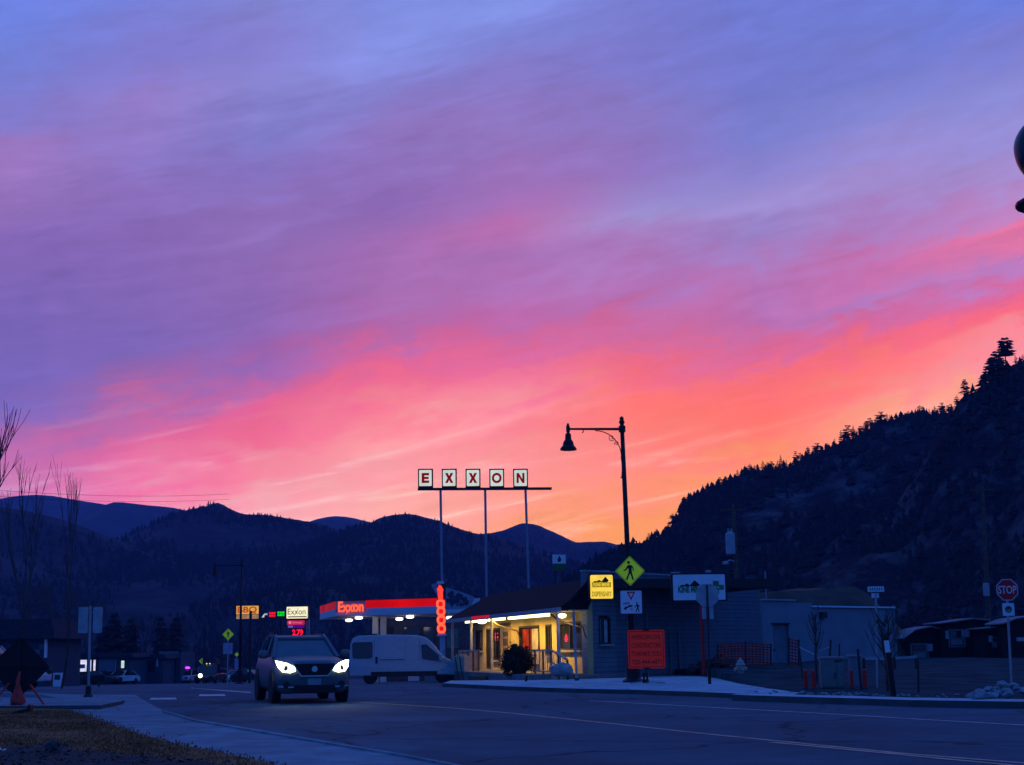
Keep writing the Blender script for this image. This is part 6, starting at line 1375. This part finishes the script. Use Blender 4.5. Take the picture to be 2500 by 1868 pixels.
p0 = G(50, 1738, .1); t = thing('broken_barrier_foot', 'bent black rubber foot lying on the lawn below the sandbag', 'debris', p0, 0)
def k_(x, y): v = W(x, y, p0.y) - p0; return v.x, v.z
MB().prism([k_(25, 1744), k_(48, 1734), k_(70, 1730), k_(74, 1719), k_(78, 1722), k_(78, 1733), k_(72, 1737), k_(50, 1740)], -.12, .12).build('rubber', m_black, t)
hp = pxpoly([(-120, 1832), (40, 1828), (85, 1822), (105, 1815), (145, 1816), (165, 1828), (215, 1834), (330, 1845), (560, 1868), (620, 1900), (-120, 1900)], .1)
o = sheet('mulch_bed', hp, mat('dark_mulch', (.035, .032, .030), .95, var=.5, scale=6, bump=.7), .10, flat=False, step=.5)
for v in o.data.vertices:
    k = math.exp(-((v.co.x - G(128, 1830).x) ** 2 / .5 + (v.co.y - 20.4) ** 2 / 1.2)); v.co.z += .07 * k + .03 * noise.noise((v.co.x * 2.2, v.co.y * 2.2, 1)) + .012 * noise.noise((v.co.x * 8, v.co.y * 8, 1))
b = MB(); r = random.Random(77)
for i in range(1500):
    x, y = r.uniform(-9, -2.5), r.uniform(17.5, 21.6)
    if not inside((x, y), hp): continue
    s_ = r.uniform(.012, .045); c_ = Vector((x, y, .12 + r.uniform(0, .03))); vs = [c_ + Vector((r.uniform(-1, 1), r.uniform(-1, 1), r.uniform(-.2, .9))) * s_ for _ in range(4)]; b.add(vs, [(0, 1, 2), (0, 2, 3), (0, 3, 1), (1, 3, 2)])
tag(b.build('mulch_chips', m_rub, fix=False), kind='stuff')
p0 = G(127, 1832, .15); o = bpy.data.objects.new('dark_stone', rock(None, M(16, p0.y), .12, M(14, p0.y), 4.4, 2)); o.data.materials.append(m_rub); col.objects.link(o); o.location = p0 + Vector((0, 0, .06)); tag(o, 'dark upright lump on the mulch at the bottom left', 'stone')
p0 = G(0, 1838, .12); o = MB().prism([(-.15, 0), (.08, -.01), (.06, .05), (.0, .04), (-.04, .09), (-.15, .1)], -.06, .06).build('litter', m_signw); o.location = p0; tag(o, 'scrap of white litter at the left edge on the mulch', 'litter')

# ------------------------------------------------------------------ buildings of the far left street
def box_building(px0, px1, ytop, ybase, Y, label, wallm, name='shop_building', dp=8, roof=None, roofh=.25, over=.4):
    a, c = gp(px0, Y), gp(px1, Y); z0 = min(a.z, c.z); w = c.x - a.x; h = W((px0 + px1) / 2, ytop, Y).z - z0
    t = thing(name, label, 'building', (a.x, Y, z0), 0); MB().box((w / 2, dp / 2, h / 2 - .2), (w, dp, h + .4)).build('wall', wallm, t)
    if roof: MB().prism([(-over, h - .02), (w + over, h - .02), (w + over * .6, h + roofh), (-over * .6, h + roofh)], -over, dp + over).build('roof', roof, t)
    def put(nm, x0, x1, y0, y1, m, d=.06, frame=True):
        p, q_ = W(x0, y1, Y) - Vector((a.x, Y, z0)), W(x1, y0, Y) - Vector((a.x, Y, z0)); cx, cz, ww, wh = (p.x + q_.x) / 2, (p.z + q_.z) / 2, q_.x - p.x, q_.z - p.z
        if frame:
            f = MB().box((cx, -d / 2, cz), (ww + .24, d, wh + .24)).build('window' if nm == 'pane' else nm + '_frame', m_black, t)
            return MB().box((cx, -d - .01, cz), (ww, .02, wh)).build(nm, m, f)
        return MB().box((cx, -d / 2, cz), (ww, d, wh)).build(nm, m, t)
    return t, put
m_dw = mat('dusky_wall', (.022, .065, .095), .9, var=.2); m_bw = mat('blue_grey_siding', (.11, .14, .17), .9, var=.12); m_rf = mat('dark_roof', (.014, .032, .05), .9, var=.3)
m_wl = glow('cool_lit_window', (216, 216, 246), .95, var=.28, scale=1.6)
t, put = box_building(138, 318, 1606, 1668, 168, 'low shop with two bright white windows at the far left', m_dw, roof=m_rf, roofh=.5)
for x0, x1 in ((184, 212.5), (216, 223.5), (228, 234)): put('pane', x0, x1, 1611, 1640, m_wl)
MB().box((W(196, 1630, 168).x - t.location.x, -.09, W(196, 1627, 168).z - t.location.z), (1.1, .02, .45)).build('window_display', mat('display_grey', (.2, .2, .26), .8), t)
put('pane', 296, 304, 1613, 1631, glow('pale_green_lit', (196, 226, 222), .95, var=.2)); put('blue_panel', 240, 281, 1609, 1640, m_bw, .08, False); put('white_post', 281, 284, 1608, 1655, m_fascia, .14, False)
put('door', 262, 276, 1640, 1664, m_frame, .07, False); put('pale_panel', 166, 194, 1645, 1672, m_bw, .5, False)
t, put = box_building(318, 398, 1608, 1666, 176, 'dim shop with a pale shutter next to the lit low shop', m_dw, roof=m_rf, roofh=.5)
put('shutter', 329, 355, 1617, 1637, m_bw, .1, False); put('door', 332, 353, 1640, 1666, m_black, .08, False); put('pale_sign', 358, 372, 1598, 1614, m_bw, .1, False); put('window', 360, 378, 1618, 1640, m_glass, .08, False); put('white_post', 383, 386, 1608, 1628, m_signw, .2, False)
t, put = box_building(388, 440, 1592, 1666, 182, 'taller shop with a pale blank fascia board over a dark front', m_dw, roof=None)
put('fascia_board', 388, 436, 1590, 1607, m_bw, .15, False); put('window', 396, 430, 1612, 1650, m_glass, .08, False)
t, put = box_building(-60, 114, 1560, 1660, 118, 'house with a low hipped roof and white porch post at the left edge', m_dw, name='house', dp=9, roof=m_rf, roofh=1.5, over=.7)
put('porch_post', 112, 117, 1561, 1606, m_signw, .5, False); put('gutter', 40, 118, 1552, 1555, m_fascia, .6, False); put('pale_panel', 72, 99, 1585, 1598, m_bw, .1, False); put('window', 96, 110, 1572, 1586, m_glass, .1, False); put('window', 20, 60, 1575, 1595, m_glass, .1, False)
t, put = box_building(450, 545, 1638, 1662, 215, 'long low dark building behind the police car and pickup', m_dw, dp=6, roof=m_rf)
put('window', 470, 480, 1644, 1654, m_glass, .1, False); put('window', 520, 535, 1644, 1654, m_bw, .1, False)
p0 = gp(140, 118); t = thing('ice_box', 'white cabinet standing between the house and lit shop', 'cabinet', p0, 0)
h_ = W(140, 1643, 118).z - p0.z; MB().box((0, .3, h_ / 2), (M(20, 118), .6, h_)).build('cabinet', m_signw, t); MB().box((0, -.01, h_ * .68), (M(13, 118), .03, h_ * .36)).build('dark_panel', m_frame, t)
p0 = gp(238, 95); t = thing('dark_board_sign', 'black board sign on a short post left of the parked cars', 'sign', p0, 0)
z1, z0 = W(238, 1648, 95).z - p0.z, W(238, 1664, 95).z - p0.z; MB().box((0, 0, (z0 + z1) / 2), (M(34, 95), .08, z1 - z0)).build('board', m_black, t); MB().bar((.1, .02, 0), (.1, .02, z0 + .02), .1).build('post', m_dark, t)

# ------------------------------------------------------------------ trees of the left side
def spruce(px, yb, yt, Y, label, seed, spread):
    p0 = gp(px, Y); h = W(px, yt, Y).z - p0.z; t = thing('spruce_tree', label, 'tree', p0, 0, 'dark spruces behind the far shops')
    tk, cr = conifer_parts(h, seed, tiers=12, spread=spread, bare=.05, per=14, ragged=.2, wide=.45, droop=.35); tk.build('trunk', m_bark, t); cr.build('crown', m_needle, t, fix=False)
spruce(276, 1600, 1498, 205, 'broad black spruce behind the lit low shop', 71, .30); spruce(318, 1600, 1512, 208, 'second black spruce, right of the broad one over the lit shop', 72, .28); spruce(392, 1600, 1506, 210, 'black spruce behind the pale fascia shop, left of a pair', 73, .24); spruce(424, 1600, 1508, 212, 'black spruce behind the pale fascia shop, right of a pair', 74, .24); spruce(250, 1600, 1530, 204, 'short black spruce over the left end of the lit shop', 75, .34)
m_twig = mat('bare_twigs', (.075, .062, .066), .95, var=.3)
def bare_tree(loc, h, label, seed, depth=5, spread=.5, up=.35, group=None, r0=None, cat='tree', lean=(0, 0)):
    r = random.Random(seed); t = thing('bare_tree', label, cat, loc, 0, group); tk = MB(); br = MB(); r0 = r0 or h * .018
    def grow(p, d, L_, rad, k, b):
        q1 = p + d * L_ * .5 + Vector((r.gauss(0, .04), r.gauss(0, .04), 0)) * L_; d2 = (d + Vector((r.gauss(0, .12), r.gauss(0, .12), up * .3))).normalized(); q2 = q1 + d2 * L_ * .5
        b.tube([p, q1, q2], [rad, rad * .85, rad * .68], 6 if k > 3 else (4 if k > 1 else 3), caps=False)
        if k == 0: return
        for i in range(r.choice((2, 3, 3))):
            a = r.uniform(0, 6.283); s = spread * r.uniform(.5, 1.2); x = d2.orthogonal().normalized(); y = d2.cross(x)
            nd_ = (d2 + (x * math.cos(a) + y * math.sin(a)) * s + Vector((0, 0, up))).normalized(); u = 1.0 if i == 0 else r.uniform(.45, 1)
            grow(q1.lerp(q2, u), nd_, L_ * r.uniform(.62, .86), rad * .60, k - 1, br)
    grow(Vector((0, 0, -.2)), Vector((lean[0], lean[1], 1)).normalized(), h * .28, r0, depth, tk)
    kz = h / max(v[2] for v in br.v)
    for m_ in (tk, br): m_.v = [(x * (.5 + .5 * kz), y * (.5 + .5 * kz), z * kz) for x, y, z in m_.v]
    tk.build('trunk', m_bark, t, fix=False); br.build('branches', m_twig, t, fix=False); return t
bp0 = gp(-100, 46); bare_tree((bp0.x, bp0.y, 0), W(0, 985, 46).z, 'tall bare tree whose thin shoots rise at the left edge', 5, depth=5, spread=.42, up=.55, r0=.13, lean=(.05, 0))
bp0 = gp(60, 62); bare_tree((bp0.x, bp0.y, 0), W(90, 1108, 62).z, 'slim bare tree rising behind the dark diamond sign', 17, depth=4, spread=.30, up=.7, r0=.07)
bp0 = gp(150, 70); bare_tree((bp0.x, bp0.y, zg(bp0.x, 70)), W(150, 1118, 70).z - zg(bp0.x, 70), 'thin bare tree just left of the twin plate sign', 23, depth=4, spread=.26, up=.75, r0=.06)
for i, (px, Y, yt, lab) in enumerate(((30, 150, 1395, 'hazy bare cottonwood over the house roof at the left edge'), (110, 165, 1410, 'hazy bare cottonwood right of the house roof'), (185, 190, 1430, 'hazy bare cottonwood behind the twin plate sign'), (345, 215, 1480, 'hazy bare cottonwood between the two groups of spruces'), (465, 230, 1500, 'hazy bare cottonwood left of the far lamp'), (545, 225, 1520, 'hazy bare cottonwood behind the faded crossing diamond'))):
    p0 = gp(px, Y); bare_tree(p0, (W(px, yt, Y).z - p0.z) * 1.0, lab, 40 + i, depth=6, spread=.62, up=.25, group='bare cottonwoods behind the far street')
for py0, py1, lab in ((1193, 1206, 'upper of two faint power lines across the left mountains'), (1207, 1219, 'lower of two faint power lines across the left mountains')): wire(W(-60, py0, 150), W(560, py1, 190), .5, lab, .022)

# ------------------------------------------------------------------ evening air
hz = MB().box((0, (AIR_FAR - 420) / 2, (AIR_TOP - 9) / 2), (3500, AIR_FAR + 420, AIR_TOP + 9)).build('haze', [])
hm = bpy.data.materials.new('evening_air'); hm.use_nodes = True; n = hm.node_tree.nodes; n.clear()
v = n.new('ShaderNodeVolumePrincipled'); v.inputs['Density'].default_value = AIR; v.inputs['Color'].default_value = (.30, .40, 1, 1); v.inputs['Anisotropy'].default_value = 0
oo = n.new('ShaderNodeOutputMaterial'); hm.node_tree.links.new(v.outputs[0], oo.inputs['Volume']); hz.data.materials.append(hm); tag(hz, kind='stuff')
